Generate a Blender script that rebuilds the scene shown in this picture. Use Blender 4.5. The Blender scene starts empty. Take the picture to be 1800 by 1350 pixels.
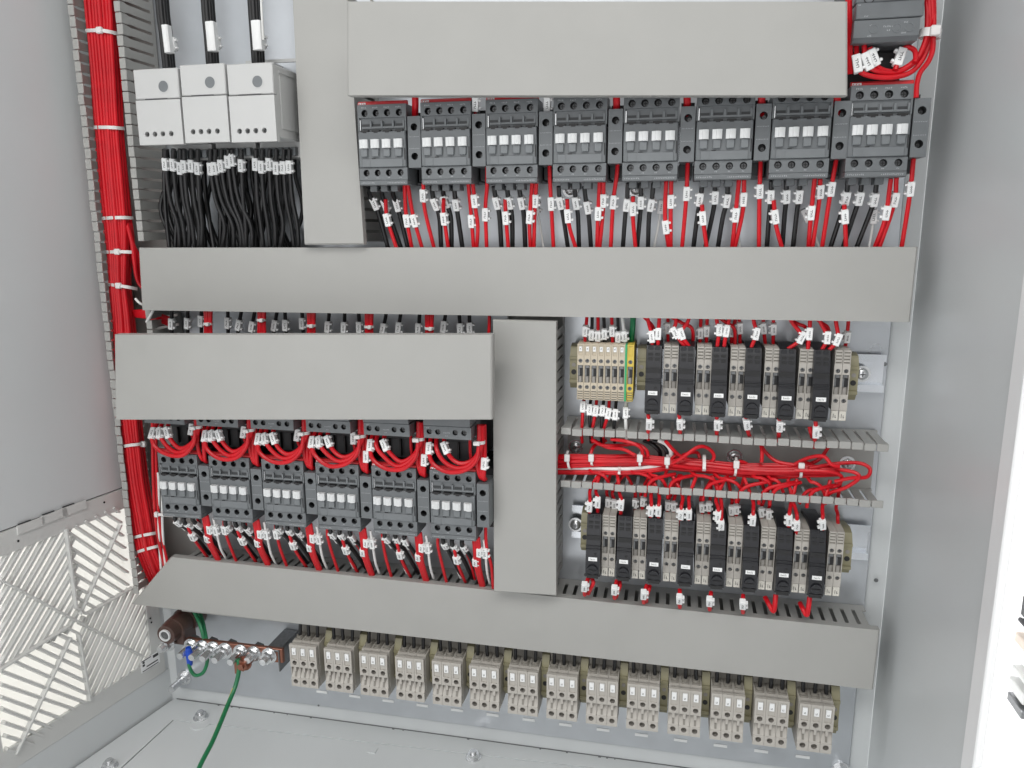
import bpy, bmesh, math, random
from mathutils import Vector, Matrix

random.seed(7)
SC = bpy.context.scene
COL = SC.collection

# ------------------------------------------------------------------ camera, world, light, exposure
CAMC = Vector((0.029219779, -0.748706424, -0.004872819))
RIGHT = Vector((0.97836626, 0.20682985, -0.00456820))
FWD = Vector((-0.20351746, 0.95826313, -0.20077954))
UP = Vector((-0.03714966, 0.19736564, 0.97962580))
FPX = 1350.01
cam = bpy.data.cameras.new('camera')
cam.sensor_width = 36.0
cam.lens = FPX / 1800 * 36.0
cam.clip_start = 0.01
cam.clip_end = 200
camo = bpy.data.objects.new('camera', cam)
COL.objects.link(camo)
camo.matrix_world = Matrix(((RIGHT.x, UP.x, -FWD.x, CAMC.x), (RIGHT.y, UP.y, -FWD.y, CAMC.y),
                            (RIGHT.z, UP.z, -FWD.z, CAMC.z), (0, 0, 0, 1)))
SC.camera = camo

w = bpy.data.worlds.new('World')
SC.world = w
w.use_nodes = True
bg = w.node_tree.nodes['Background']
bg.inputs[0].default_value = (0.97, 0.985, 1.0, 1)
bg.inputs[1].default_value = 0.25

def area(name, loc, target, sx, sy, energy, col=(1, 1, 1)):
    l = bpy.data.lights.new(name, 'AREA')
    l.shape = 'RECTANGLE'; l.size = sx; l.size_y = sy; l.energy = energy; l.color = col
    o = bpy.data.objects.new(name, l); COL.objects.link(o)
    o.location = loc
    o.rotation_euler = (Vector(target) - Vector(loc)).to_track_quat('-Z', 'Y').to_euler()
    return o
area('ceiling_light', (0.6, -1.6, 1.8), (0, 0, -0.2), 1.6, 0.5, 26, (1, 0.985, 0.96))
area('ceiling_light', (-0.7, -2.2, 1.7), (0.1, 0, -0.2), 1.6, 0.5, 26, (1, 0.985, 0.96))
area('front_fill_light', (-0.75, -2.6, 0.1), (0, 0, -0.2), 2.6, 1.9, 27, (1, 1, 1))  # added frontal fill, brightens the cabinet interior
area('window_light', (-2.4, -0.2, 0.2), (-0.62, -0.2, -0.5), 1.6, 1.4, 80, (1, 1, 1))
area('backdrop_fill_light', (2.4, 1.0, 2.4), (2.2, 3.0, -0.3), 2.5, 1.0, 260, (1, 1, 1))  # added lamp that only whitens the wall behind the cabinet
SC.view_settings.view_transform = 'Standard'
SC.view_settings.look = 'None'
SC.view_settings.exposure = -0.16
SC.view_settings.gamma = 1.0

# ------------------------------------------------------------------ measuring: a picture point on a plane of the cabinet
def ray(u, v):
    return RIGHT * ((u - 900) / FPX) + FWD + UP * (-(v - 675) / FPX)
def at(u, v, y):
    r = ray(u, v); return CAMC + r * ((y - CAMC.y) / r.y)
def atz(u, v, z):
    r = ray(u, v); return CAMC + r * ((z - CAMC.z) / r.z)
SIDE_O = Vector((-0.572, -0.02, 0)); SIDE_D = Vector((0.2018, 1, 0)).normalized()
SIDE_N = Vector((SIDE_D.y, -SIDE_D.x, 0))           # points into the cabinet
def atside(u, v, off=0.0):
    r = ray(u, v); p = SIDE_O + SIDE_N * off
    return CAMC + r * ((p - CAMC).dot(SIDE_N) / r.dot(SIDE_N))

# ------------------------------------------------------------------ materials
MATS = {}
def mat(name, col, rough=0.5, metal=0.0, vary=0.06, scale=60.0, bump=0.0, bscale=400.0, coat=0.0, spec=0.5, trans=None):
    m = bpy.data.materials.new(name); m.use_nodes = True
    nt = m.node_tree; b = nt.nodes['Principled BSDF']
    b.inputs['Roughness'].default_value = rough
    b.inputs['Metallic'].default_value = metal
    b.inputs['Specular IOR Level'].default_value = spec
    if coat: b.inputs['Coat Weight'].default_value = coat
    tc = nt.nodes.new('ShaderNodeTexCoord')
    n = nt.nodes.new('ShaderNodeTexNoise'); n.inputs['Scale'].default_value = scale; n.inputs['Detail'].default_value = 4
    nt.links.new(tc.outputs['Object'], n.inputs['Vector'])
    cr = nt.nodes.new('ShaderNodeValToRGB')
    c0 = [max(0, c * (1 - vary)) for c in col]; c1 = [min(1, c * (1 + vary)) for c in col]
    cr.color_ramp.elements[0].position = 0.3; cr.color_ramp.elements[1].position = 0.7
    cr.color_ramp.elements[0].color = (*c0, 1); cr.color_ramp.elements[1].color = (*c1, 1)
    nt.links.new(n.outputs['Fac'], cr.inputs['Fac'])
    nt.links.new(cr.outputs['Color'], b.inputs['Base Color'])
    mr = nt.nodes.new('ShaderNodeMapRange')
    mr.inputs['To Min'].default_value = max(0.02, rough - 0.06); mr.inputs['To Max'].default_value = min(1, rough + 0.06)
    nt.links.new(n.outputs['Fac'], mr.inputs['Value']); nt.links.new(mr.outputs['Result'], b.inputs['Roughness'])
    if bump:
        n2 = nt.nodes.new('ShaderNodeTexNoise'); n2.inputs['Scale'].default_value = bscale; n2.inputs['Detail'].default_value = 3
        nt.links.new(tc.outputs['Object'], n2.inputs['Vector'])
        bp = nt.nodes.new('ShaderNodeBump'); bp.inputs['Strength'].default_value = bump; bp.inputs['Distance'].default_value = 0.0006
        nt.links.new(n2.outputs['Fac'], bp.inputs['Height']); nt.links.new(bp.outputs['Normal'], b.inputs['Normal'])
    MATS[name] = m
    return m

mat('duct', (0.370, 0.369, 0.353), 0.42, vary=0.02, scale=25, bump=0.05, bscale=900)
mat('paint', (0.635, 0.66, 0.668), 0.33, vary=0.015, scale=8, bump=0.10, bscale=700)
mat('paint_light', (0.88, 0.885, 0.89), 0.36, vary=0.01, scale=8, bump=0.08, bscale=700)
mat('grille', (0.63, 0.635, 0.62), 0.45, vary=0.02, scale=30)
mat('galv', (0.555, 0.58, 0.61), 0.30, 0.68, vary=0.06, scale=22, bump=0.06, bscale=160)
mat('rail_metal', (0.74, 0.77, 0.81), 0.20, 0.92, vary=0.10, scale=40)
mat('steel', (0.72, 0.73, 0.74), 0.25, 0.85, vary=0.06, scale=200)
mat('screw_steel', (0.11, 0.112, 0.115), 0.35, 0.7, vary=0.15, scale=300)  # steel darkened for the shade down the terminal holes
mat('dull_steel', (0.20, 0.205, 0.21), 0.35, 0.8, vary=0.15, scale=300)
mat('grey', (0.136, 0.147, 0.155), 0.42, vary=0.05, scale=90, bump=0.08, bscale=1500)
mat('grey_lite', (0.162, 0.175, 0.184), 0.4, vary=0.05, scale=90)
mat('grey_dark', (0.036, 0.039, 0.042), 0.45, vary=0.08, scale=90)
mat('dark', (0.012, 0.012, 0.013), 0.5, vary=0.1)
mat('white', (0.66, 0.675, 0.68), 0.35, vary=0.02, scale=120)
mat('offwhite', (0.53, 0.535, 0.53), 0.38, vary=0.015, scale=40, bump=0.04, bscale=900)
mat('tag', (0.84, 0.85, 0.85), 0.4, vary=0.02, scale=300)
mat('ink', (0.05, 0.05, 0.055), 0.6)
mat('print', (0.42, 0.44, 0.45), 0.6)
mat('red', (0.56, 0.008, 0.016), 0.32, vary=0.16, scale=35, spec=0.34, bump=0.04, bscale=500)
mat('red_label', (0.58, 0.018, 0.024), 0.4, vary=0.03)
mat('black', (0.008, 0.008, 0.009), 0.33, vary=0.2, scale=50)
mat('white_wire', (0.78, 0.785, 0.77), 0.4, vary=0.05)
mat('green', (0.008, 0.16, 0.06), 0.35, vary=0.1)
mat('yellow', (0.62, 0.47, 0.08), 0.4, vary=0.05)
mat('greenplastic', (0.03, 0.36, 0.14), 0.4, vary=0.05)
mat('blue', (0.01, 0.07, 0.50), 0.35, vary=0.1)
mat('beige', (0.455, 0.432, 0.395), 0.45, vary=0.04, scale=120, bump=0.05, bscale=900)
mat('beige_warm', (0.54, 0.475, 0.37), 0.45, vary=0.04, scale=120)
mat('cream_tag', (0.62, 0.60, 0.54), 0.5, vary=0.03)
mat('beige_shade', (0.23, 0.215, 0.19), 0.5, vary=0.06, scale=150)  # beige with the shade of recesses and rear bodies in its colour
mat('beige_grey', (0.27, 0.255, 0.235), 0.5, vary=0.1, scale=200)  # greyer beige; also shade coloured onto terminal hole walls
mat('olive', (0.27, 0.25, 0.155), 0.45, vary=0.07, scale=100)
mat('relay_black', (0.012, 0.0125, 0.016), 0.38, vary=0.1, scale=100, bump=0.06, bscale=1200)
mat('copper', (0.30, 0.135, 0.095), 0.42, 0.8, vary=0.12, scale=80)
mat('brown', (0.085, 0.050, 0.042), 0.32, vary=0.12, scale=60)
mat('tie', (0.74, 0.72, 0.71), 0.38, vary=0.03, scale=200)
mat('backdrop_white', (0.88, 0.88, 0.88), 0.8, vary=0.01)
mat('tan', (0.70, 0.60, 0.52), 0.6)
# filter mat lets the daylight behind it through
m = bpy.data.materials.new('filter_mat'); m.use_nodes = True; nt = m.node_tree
nt.nodes.remove(nt.nodes['Principled BSDF'])
tr = nt.nodes.new('ShaderNodeBsdfTranslucent'); tr.inputs[0].default_value = (0.93, 0.92, 0.89, 1)
df = nt.nodes.new('ShaderNodeBsdfDiffuse'); df.inputs[0].default_value = (0.86, 0.855, 0.84, 1)
tcn = nt.nodes.new('ShaderNodeTexCoord'); nzn = nt.nodes.new('ShaderNodeTexNoise'); nzn.inputs['Scale'].default_value = 900
bpn = nt.nodes.new('ShaderNodeBump'); bpn.inputs['Strength'].default_value = 0.3; bpn.inputs['Distance'].default_value = 0.001
nt.links.new(tcn.outputs['Object'], nzn.inputs['Vector']); nt.links.new(nzn.outputs['Fac'], bpn.inputs['Height'])
nt.links.new(bpn.outputs['Normal'], df.inputs['Normal'])
mx = nt.nodes.new('ShaderNodeMixShader'); mx.inputs[0].default_value = 0.45
nt.links.new(tr.outputs[0], mx.inputs[1]); nt.links.new(df.outputs[0], mx.inputs[2])
nt.links.new(mx.outputs[0], nt.nodes['Material Output'].inputs['Surface'])
MATS['filter'] = m

# ------------------------------------------------------------------ mesh builder
class MB:
    def __init__(s, *mats):
        s.v = []; s.f = []; s.m = []; s.mats = list(mats)
    def mi(s, name):
        if name not in s.mats: s.mats.append(name)
        return s.mats.index(name)
    def add(s, vs, fs, mt):
        k = len(s.v); i = s.mi(mt)
        s.v += [tuple(p) for p in vs]
        for f in fs: s.f.append([a + k for a in f]); s.m.append(i)
        return s
    def hexa(s, p, mt):                # 8 points: bottom ring 0-3, top ring 4-7
        return s.add(p, [(0, 3, 2, 1), (4, 5, 6, 7), (0, 1, 5, 4), (1, 2, 6, 5), (2, 3, 7, 6), (3, 0, 4, 7)], mt)
    def box(s, x0, x1, y0, y1, z0, z1, mt):
        return s.hexa([(x0, y0, z0), (x1, y0, z0), (x1, y1, z0), (x0, y1, z0), (x0, y0, z1), (x1, y0, z1), (x1, y1, z1), (x0, y1, z1)], mt)
    def cbox(s, x0, x1, y0, y1, z0, z1, mt, c=0.0006):
        X = (x0, x1); Y = (y0, y1); Z = (z0, z1); vs = []; idx = {}
        for i in (0, 1):
            for j in (0, 1):
                for k in (0, 1):
                    dx = c if i == 0 else -c; dy = c if j == 0 else -c; dz = c if k == 0 else -c
                    for a, p in (('x', (X[i], Y[j] + dy, Z[k] + dz)), ('y', (X[i] + dx, Y[j], Z[k] + dz)), ('z', (X[i] + dx, Y[j] + dy, Z[k]))):
                        idx[(i, j, k, a)] = len(vs); vs.append(p)
        fs = []
        for i in (0, 1):
            fs.append([idx[(i, j, k, 'x')] for j, k in ((0, 0), (1, 0), (1, 1), (0, 1))])
            fs.append([idx[(j, i, k, 'y')] for j, k in ((0, 0), (1, 0), (1, 1), (0, 1))])
            fs.append([idx[(j, k, i, 'z')] for j, k in ((0, 0), (1, 0), (1, 1), (0, 1))])
        for a in (0, 1):
            for b in (0, 1):
                fs.append([idx[(a, b, 0, 'x')], idx[(a, b, 1, 'x')], idx[(a, b, 1, 'y')], idx[(a, b, 0, 'y')]])
                fs.append([idx[(a, 0, b, 'x')], idx[(a, 1, b, 'x')], idx[(a, 1, b, 'z')], idx[(a, 0, b, 'z')]])
                fs.append([idx[(0, a, b, 'y')], idx[(1, a, b, 'y')], idx[(1, a, b, 'z')], idx[(0, a, b, 'z')]])
        for i in (0, 1):
            for j in (0, 1):
                for k in (0, 1):
                    fs.append([idx[(i, j, k, a)] for a in 'xyz'])
        return s.add(vs, fs, mt)
    def prism(s, poly, x0, x1, mt):    # polygon of (y, z) drawn out along x
        n = len(poly)
        vs = [(x0, y, z) for y, z in poly] + [(x1, y, z) for y, z in poly]
        fs = [list(range(n)), list(range(2 * n - 1, n - 1, -1))] + [(i, (i + 1) % n, n + (i + 1) % n, n + i) for i in range(n)]
        return s.add(vs, fs, mt)
    def prismz(s, poly, z0, z1, mt):   # polygon of (x, y) drawn out along z
        n = len(poly)
        vs = [(x, y, z0) for x, y in poly] + [(x, y, z1) for x, y in poly]
        fs = [list(range(n)), list(range(2 * n - 1, n - 1, -1))] + [(i, (i + 1) % n, n + (i + 1) % n, n + i) for i in range(n)]
        return s.add(vs, fs, mt)
    def cyl(s, c, d, r, L, mt, n=12, r2=None):
        c = Vector(c); d = Vector(d).normalized(); a = d.orthogonal().normalized(); b = d.cross(a)
        r2 = r if r2 is None else r2
        vs = [c + a * (r * math.cos(t)) + b * (r * math.sin(t)) for t in [2 * math.pi * i / n for i in range(n)]]
        vs += [c + d * L + a * (r2 * math.cos(t)) + b * (r2 * math.sin(t)) for t in [2 * math.pi * i / n for i in range(n)]]
        return s.add(vs, [list(range(n))[::-1], list(range(n, 2 * n))] + [(i, (i + 1) % n, n + (i + 1) % n, n + i) for i in range(n)], mt)
    def ring(s, c, d, r0, r1, L, mt, n=16):
        c = Vector(c); d = Vector(d).normalized(); a = d.orthogonal().normalized(); b = d.cross(a); vs = []
        for rr, o in ((r0, 0), (r1, 0), (r1, L), (r0, L)):
            vs += [c + d * o + a * (rr * math.cos(2 * math.pi * i / n)) + b * (rr * math.sin(2 * math.pi * i / n)) for i in range(n)]
        fs = []
        for q in range(4):
            for i in range(n):
                j = (i + 1) % n; fs.append((q * n + i, q * n + j, ((q + 1) % 4) * n + j, ((q + 1) % 4) * n + i))
        return s.add(vs, fs, mt)
    def hole(s, x0, x1, z0, z1, y, r, depth, mt, inner='dark', cx=None, cz=None, n=16, wall=None):  # darker inner and wall colours stand in for shade down the hole
        cx = (x0 + x1) / 2 if cx is None else cx; cz = (z0 + z1) / 2 if cz is None else cz
        A = []; B = []; Cc = []
        for i in range(n):
            t = 2 * math.pi * i / n + math.pi / 4
            c, q = math.cos(t), math.sin(t); mm = max(abs(c), abs(q)); ex, ez = c / mm, q / mm
            A.append(((x1 - cx) * ex + cx if ex > 0 else (cx - x0) * ex + cx, y, (z1 - cz) * ez + cz if ez > 0 else (cz - z0) * ez + cz))
            B.append((cx + r * c, y, cz + r * q)); Cc.append((cx + r * c, y + depth, cz + r * q))
        s.add(A + B, [(i, (i + 1) % n, n + (i + 1) % n, n + i) for i in range(n)], mt)
        s.add(B + Cc, [(i, (i + 1) % n, n + (i + 1) % n, n + i) for i in range(n)], wall or mt)
        return s.add(Cc, [list(range(n))], inner)
    def sides(s, x0, x1, yf, yb, z0, z1, mt):
        return s.add([(x0, yf, z0), (x1, yf, z0), (x1, yf, z1), (x0, yf, z1), (x0, yb, z0), (x1, yb, z0), (x1, yb, z1), (x0, yb, z1)],
                     [(0, 1, 5, 4), (1, 2, 6, 5), (2, 3, 7, 6), (3, 0, 4, 7)], mt)
    def tube(s, pts, r, mt, n=8, cap=True):
        N = len(pts); T = []
        for i in range(N):
            t = (pts[min(i + 1, N - 1)] - pts[max(i - 1, 0)])
            T.append(t.normalized() if t.length > 1e-9 else Vector((0, 0, 1)))
        a = T[0].orthogonal().normalized(); vs = []
        for i in range(N):
            a = (a - T[i] * a.dot(T[i])); a = a.normalized() if a.length > 1e-6 else T[i].orthogonal().normalized()
            b = T[i].cross(a); rr = r[i] if isinstance(r, (list, tuple)) else r
            vs += [pts[i] + a * (rr * math.cos(2 * math.pi * k / n)) + b * (rr * math.sin(2 * math.pi * k / n)) for k in range(n)]
        fs = [(i * n + k, i * n + (k + 1) % n, (i + 1) * n + (k + 1) % n, (i + 1) * n + k) for i in range(N - 1) for k in range(n)]
        if cap: fs += [list(range(n))[::-1], list(range((N - 1) * n, N * n))]
        return s.add(vs, fs, mt)
    def mesh(s, name, smooth=True):
        me = bpy.data.meshes.new(name)
        me.from_pydata(s.v, [], s.f)
        for k in s.mats: me.materials.append(MATS[k])
        me.polygons.foreach_set('material_index', s.m)
        bm = bmesh.new(); bm.from_mesh(me); bmesh.ops.recalc_face_normals(bm, faces=bm.faces); bm.to_mesh(me); bm.free()
        if smooth:
            me.polygons.foreach_set('use_smooth', [True] * len(me.polygons))
            me.set_sharp_from_angle(angle=math.radians(38))
        me.update()
        return me
    def build(s, name, parent=None, loc=None, smooth=True):
        return link(name, s.mesh(name, smooth), parent, loc)

def link(name, me, parent=None, loc=None, mw=None):
    o = bpy.data.objects.new(name, me); COL.objects.link(o)
    if parent is not None: o.parent = parent
    if loc is not None: o.location = loc
    if mw is not None: o.matrix_local = mw
    return o

SEEN = {}
def tag(o, label, cat, group=None):
    o['label'] = label; o['category'] = cat
    if group: o['group'] = group
    SEEN.setdefault(label, []).append(o.name)
    return o
def thing(name, loc, label, cat, group=None):
    o = bpy.data.objects.new(name, None); COL.objects.link(o); o.location = loc; o.empty_display_size = 0.01
    return tag(o, label, cat, group)
def kids(o): return [c for c in bpy.data.objects if c.parent == o]
def copy_tree(o, loc, tree):
    r = o.copy(); COL.objects.link(r); r.location = loc
    for ch, subs in tree:
        c = ch.copy(); COL.objects.link(c); c.parent = r
        for g in subs:
            d = g.copy(); COL.objects.link(d); d.parent = c
    return r
def tree_of(o): return [(c, kids(c)) for c in kids(o)]
ORD = ['first', 'second', 'third', 'fourth', 'fifth', 'sixth', 'seventh', 'eighth', 'ninth', 'tenth', 'eleventh', 'twelfth', 'thirteenth',
       'fourteenth', 'fifteenth', 'sixteenth', 'seventeenth', 'eighteenth', 'nineteenth', 'twentieth', 'twenty-first', 'twenty-second',
       'twenty-third', 'twenty-fourth', 'twenty-fifth', 'twenty-sixth', 'twenty-seventh', 'twenty-eighth', 'twenty-ninth', 'thirtieth']
def word_marks(b, x0, x1, y, z0, z1, mt, k=5, ax='x'):
    """small print: a run of thin strokes standing 0.1 mm proud"""
    n = k; wd = (x1 - x0) / n
    for i in range(n):
        h = random.choice((0.7, 0.85, 1.0)); a = x0 + i * wd
        b.box(a + wd * 0.12, a + wd * 0.42, y - 0.00012, y, z0, z0 + (z1 - z0) * h, mt)
        if random.random() < 0.75:
            zc = z0 + (z1 - z0) * random.choice((0.0, 0.4, 0.8)); b.box(a + wd * 0.42, a + wd * 0.8, y - 0.00012, y, zc, zc + (z1 - z0) * 0.2, mt)
# ------------------------------------------------------------------ room behind the cabinet
b = MB(); b.box(-6, 9, 3.0, 3.05, -1.2, 4, 'backdrop_white'); o = b.build('wall'); o['kind'] = 'structure'
b = MB(); b.box(-6, 9, -5, 3.0, -1.25, -1.2, 'paint_light'); o = b.build('floor'); o['kind'] = 'structure'

# ------------------------------------------------------------------ the cabinet
CAB = thing('electrical_cabinet', (0, 0, -0.58), 'open grey painted steel cabinet holding the mounting plate and all the switchgear', 'cabinet')
CZ = 0.58
def cpart(b, name, smooth=True, label=None, parent=None):
    o = b.build(name, parent or CAB, smooth=smooth)
    if parent is None: o.location = (0, 0, CZ)
    if label: o['label'] = label
    return o
b = MB(); b.cbox(-0.553, 0.2222, 0.0, 0.003, -0.560, 0.75, 'galv', 0.0008)
plate = cpart(b, 'mounting_plate', label='galvanised mounting plate')
b = MB(); b.box(-0.66, 0.2405, 0.006, 0.009, -0.60, 0.75, 'paint'); cpart(b, 'back_panel', False)
b = MB(); b.box(0.2405, 0.2425, -0.2165, 0.0058, -0.60, 0.75, 'paint'); cpart(b, 'side_wall', False)
b = MB(); b.cbox(0.2385, 0.2445, -0.2365, -0.2168, -0.60, 0.75, 'paint_light', 0.001); cpart(b, 'door_frame', label='pale front edge of the cabinet side')

# louvred side, turned out about eleven degrees
def sidepts(s, z, off):
    p = SIDE_O + SIDE_D * s + SIDE_N * off
    return Vector((p.x, p.y, z))
def side_s(p): return (Vector((p.x, p.y, 0)) - SIDE_O).dot(SIDE_D)
def sidebox(b, s0, s1, z0, z1, o0, o1, mt):
    b.hexa([sidepts(s0, z0, o0), sidepts(s1, z0, o0), sidepts(s1, z0, o1), sidepts(s0, z0, o1),
            sidepts(s0, z1, o0), sidepts(s1, z1, o0), sidepts(s1, z1, o1), sidepts(s0, z1, o1)], mt)
sD = side_s(Vector((SIDE_O.x, 0.02, 0))) ; sF = -0.62
def zs(u, v): return atside(u, v).z
zt = zs(100, 901); zg = zs(100, 939.5); zgb = zs(206, 1198); zfb = zs(150, 1270)
b = MB(); sidebox(b, sF, sD + 0.02, zt + 0.0015, 0.75, -0.004, -0.001, 'paint'); cpart(b, 'side_wall', False)
sRr = side_s(atside(261, 1112)) + 0.019
b = MB(); sidebox(b, sRr, sD + 0.02, zfb, zt, -0.004, -0.001, 'paint'); cpart(b, 'corner_filler', False)  # wall piece added to stop light leaking in beside the grille
b = MB(); sidebox(b, sF, sD + 0.02, zt - 0.004, zt + 0.006, -0.0065, -0.0042, 'dull_steel'); cpart(b, 'gap_shade_strip', False)  # dark strip added behind the gap: blocks leaking light, reads as its shadow
b = MB(); sidebox(b, sF, sD + 0.02, -0.60, zfb - 0.0005, -0.004, 0.0, 'paint'); cpart(b, 'base_wall', False)
sR = side_s(atside(261, 1112)); sL = side_s(atside(2, 1300)); sR2 = sR + 0.018; sL2 = sL - 0.03
b = MB()
sidebox(b, sL2, sR2, zg, zt, -0.003, 0.0005, 'grille')
sidebox(b, sL2, sR2, zfb, zgb, -0.003, 0.0005, 'grille')
sidebox(b, sL2, sL, zgb, zg, -0.003, 0.0005, 'grille')
sidebox(b, sR, sR2, zgb, zg, -0.003, 0.0005, 'grille')
for (u, v) in ((32, 951), (183, 883), (264, 1087), (266, 1094)):
    c = atside(u, v, 0.0006); b.cyl(c, SIDE_N, 0.0012, 0.0004, 'dark', 8)
for (u0, v0, u1, v1) in ((40, 918, 66, 930), (80, 903, 108, 912), (118, 888, 140, 900)):
    c = atside((u0 + u1) / 2, (v0 + v1) / 2); s = side_s(c)
    sidebox(b, s - 0.014, s + 0.014, c.z - 0.004, c.z + 0.005, 0.0005, 0.0022, 'grille')
    sidebox(b, s - 0.012, s + 0.001, c.z + 0.0053, c.z + 0.0062, 0.0, 0.0012, 'grey_dark')
GR = cpart(b, 'vent_grille', False, 'louvred vent grille with a white filter mat behind it')
b = MB(); sidebox(b, sL - 0.03, sR + 0.01, zgb - 0.022, zg + 0.012, -0.0165, -0.0135, 'filter'); cpart(b, 'filter_mat', False, parent=GR)

def clip(poly, p, d):
    """stretch of the line p + t d inside a convex polygon"""
    t0, t1 = -1e9, 1e9; n = len(poly)
    A = sum(poly[i][0] * poly[(i + 1) % n][1] - poly[(i + 1) % n][0] * poly[i][1] for i in range(n)); sg = 1 if A > 0 else -1
    for i in range(n):
        a, c = poly[i], poly[(i + 1) % n]; nx, ny = -(c[1] - a[1]) * sg, (c[0] - a[0]) * sg
        den = nx * d[0] + ny * d[1]; num = nx * (p[0] - a[0]) + ny * (p[1] - a[1])
        if abs(den) < 1e-9:
            if num < 0: return None
        elif den > 0: t0 = max(t0, -num / den)
        else: t1 = min(t1, -num / den)
    return (t0, t1) if t1 - t0 > 3 else None
def slat(u0, v0, u1, v1, wpx, name='slat', off=-0.001, th=0.006):
    a = atside(u0, v0, off); c = atside(u1, v1, off); d = (c - a); L = d.length; d = d / L
    sv = d.cross(SIDE_N).normalized(); px = (a - CAMC).length / FPX; hw = wpx * px / 2
    b = MB(); n = SIDE_N * th / 2; h = sv * hw; ch = sv * (hw * 0.55)
    b.hexa([a - h - n, c - h - n, c + h - n, a + h - n, a - ch + n, c - ch + n, c + ch + n, a + ch + n], 'grille')
    o = b.build(name, GR, smooth=False); return o
TOPS = [(890, 235, 940, 270), (820, 265, 955, 352), (745, 300, 970, 455), (665, 340, 985, 552), (590, 375, 995, 650), (535, 425, 1005, 745),
        (545, 540, 1010, 845), (555, 640, 965, 895), (570, 745, 900, 945), (580, 850, 840, 985), (590, 935, 760, 1030)]
for q in TOPS: slat(q[0] / 4.5, 840 + q[1] / 4.5, q[2] / 4.5, 840 + q[3] / 4.5, 5.2)
BOTS = [(465, 290, 640, 378), (380, 350, 652, 472), (290, 395, 668, 572), (200, 445, 682, 667), (100, 500, 692, 762), (0, 580, 672, 832), (0, 685, 592, 887),
        (0, 785, 492, 962), (10, 880, 402, 1030), (26, 990, 335, 1092), (35, 1095, 255, 1160), (45, 1200, 140, 1228)]
for q in BOTS: slat(q[0] / 4.5, 1050 + q[1] / 4.5, q[2] / 4.5, 1050 + q[3] / 4.5, 5.6)
LP = [(0, 979), (116, 931), (134, 1067), (139, 1087), (119, 1103), (2, 1174), (0, 1175)]
LPb = [(-4, 975), (127, 923), (147, 1066), (150, 1096), (119, 1112), (-4, 1188)]
for k in range(-11, 12):
    x = 4 + 12.6 * k; r = clip(LPb, (x, 1018 + 0.537 * x), (0.5, -0.866))
    if r: slat(x + 0.5 * r[0], 1018 + 0.537 * x - 0.866 * r[0], x + 0.5 * r[1], 1018 + 0.537 * x - 0.866 * r[1], 8.2, off=-0.002, th=0.004)
RP = [(146, 1085), (232, 1030), (260, 1066), (270, 1154), (157, 1236), (136, 1112)]
for k in range(0, 22):
    x = 133 + 9.0 * k; r = clip(RP, (x, 1018 + 0.537 * x), (0.42, -0.907))
    if r: slat(x + 0.42 * r[0], 1018 + 0.537 * x - 0.907 * r[0], x + 0.42 * r[1], 1018 + 0.537 * x - 0.907 * r[1], 5.8, off=-0.002, th=0.004)
for q in ((0, 1018, 252, 1154), (116, 930, 134, 1068), (134, 1068, 153, 1079), (153, 1079, 233, 1033), (117, 1103, 138, 1113), (138, 1113, 158, 1231), (117, 1103, 0, 1177),
          (212, 922, 140, 1080), (124, 1120, 28, 1326)):
    slat(*q, 4.4, 'grille_bar', off=0.0012, th=0.005)
# rating sticker on the lower edge of the grille
b = MB(); c = atside(262, 1170); s = side_s(c)
def st(s0, s1, z0, z1, o0, o1, mt): sidebox(b, s0, s1, z0, z1, o0, o1, mt)
pa = atside(246, 1163); pb = atside(279, 1150); pc = atside(248, 1184); s0 = side_s(pa); s1 = min(side_s(pb), sR2 - 0.001)
ztop = pa.z; zbot = pc.z
st(s0, s1, zbot, ztop, 0.0006, 0.0009, 'paint_light')
L = s1 - s0; H = ztop - zbot
st(s0 + L * .04, s0 + L * .55, ztop - H * .12, ztop - H * .05, 0.0009, 0.0010, 'ink'); st(s0 + L * .66, s0 + L * .95, ztop - H * .33, ztop - H * .10, 0.0009, 0.0010, 'ink')
st(s0 + L * .05, s0 + L * .92, zbot + H * .05, zbot + H * .12, 0.0009, 0.0010, 'ink'); st(s0 + L * .28, s0 + L * .9, zbot + H * .26, zbot + H * .36, 0.0009, 0.0010, 'ink')
st(s0 + L * .08, s0 + L * .2, zbot + H * .45, zbot + H * .62, 0.0009, 0.0010, 'ink'); st(s0 + L * .09, s0 + L * .2, zbot + H * .68, zbot + H * .85, 0.0009, 0.0010, 'ink')
o = b.build('sticker', GR, smooth=False); o['label'] = 'small printed sticker with black lettering'

# floor of the cabinet, gland plate and its bolts
FZ = -0.58
gA = atz(304, 1265, FZ); gB = atz(1035, 1348, FZ); gC = atz(214, 1348, FZ)
dB = (gB - gA); gR = gA + dB * (0.70 / dB.length); dC = (gC - gA); gF = gA + dC * (0.42 / dC.length); gFR = gR + dC * (0.42 / dC.length)
lD = sidepts(sD + .005, 0, 0); lF = sidepts(-0.45, 0, 0)
b = MB()
def slab(P, z0, z1, mt): b.hexa([(p.x, p.y, z0) for p in P] + [(p.x, p.y, z1) for p in P], mt)
E1 = Vector((0.2404, 0.0056, 0)); E2 = Vector((0.2404, -0.44, 0))
slab([Vector((lD.x, 0.0056, 0)), gA, gR, E1], FZ - .004, FZ, 'paint')
slab([lF, gF, gA, Vector((lD.x, 0.0056, 0))], FZ - .004, FZ, 'paint')
slab([gR, gFR, E2, E1], FZ - .004, FZ, 'paint')
cpart(b, 'floor_panel', False)
b = MB()
e = 0.0011
def inset(p, q): return p + (q - p).normalized() * e * 1.4
slab([inset(gA, gFR), inset(gF, gR), inset(gFR, gA), inset(gR, gF)], FZ - .0065, FZ - .0006, 'paint')
cpart(b, 'gland_plate', False, 'flat gland plate in the cabinet floor')
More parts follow.
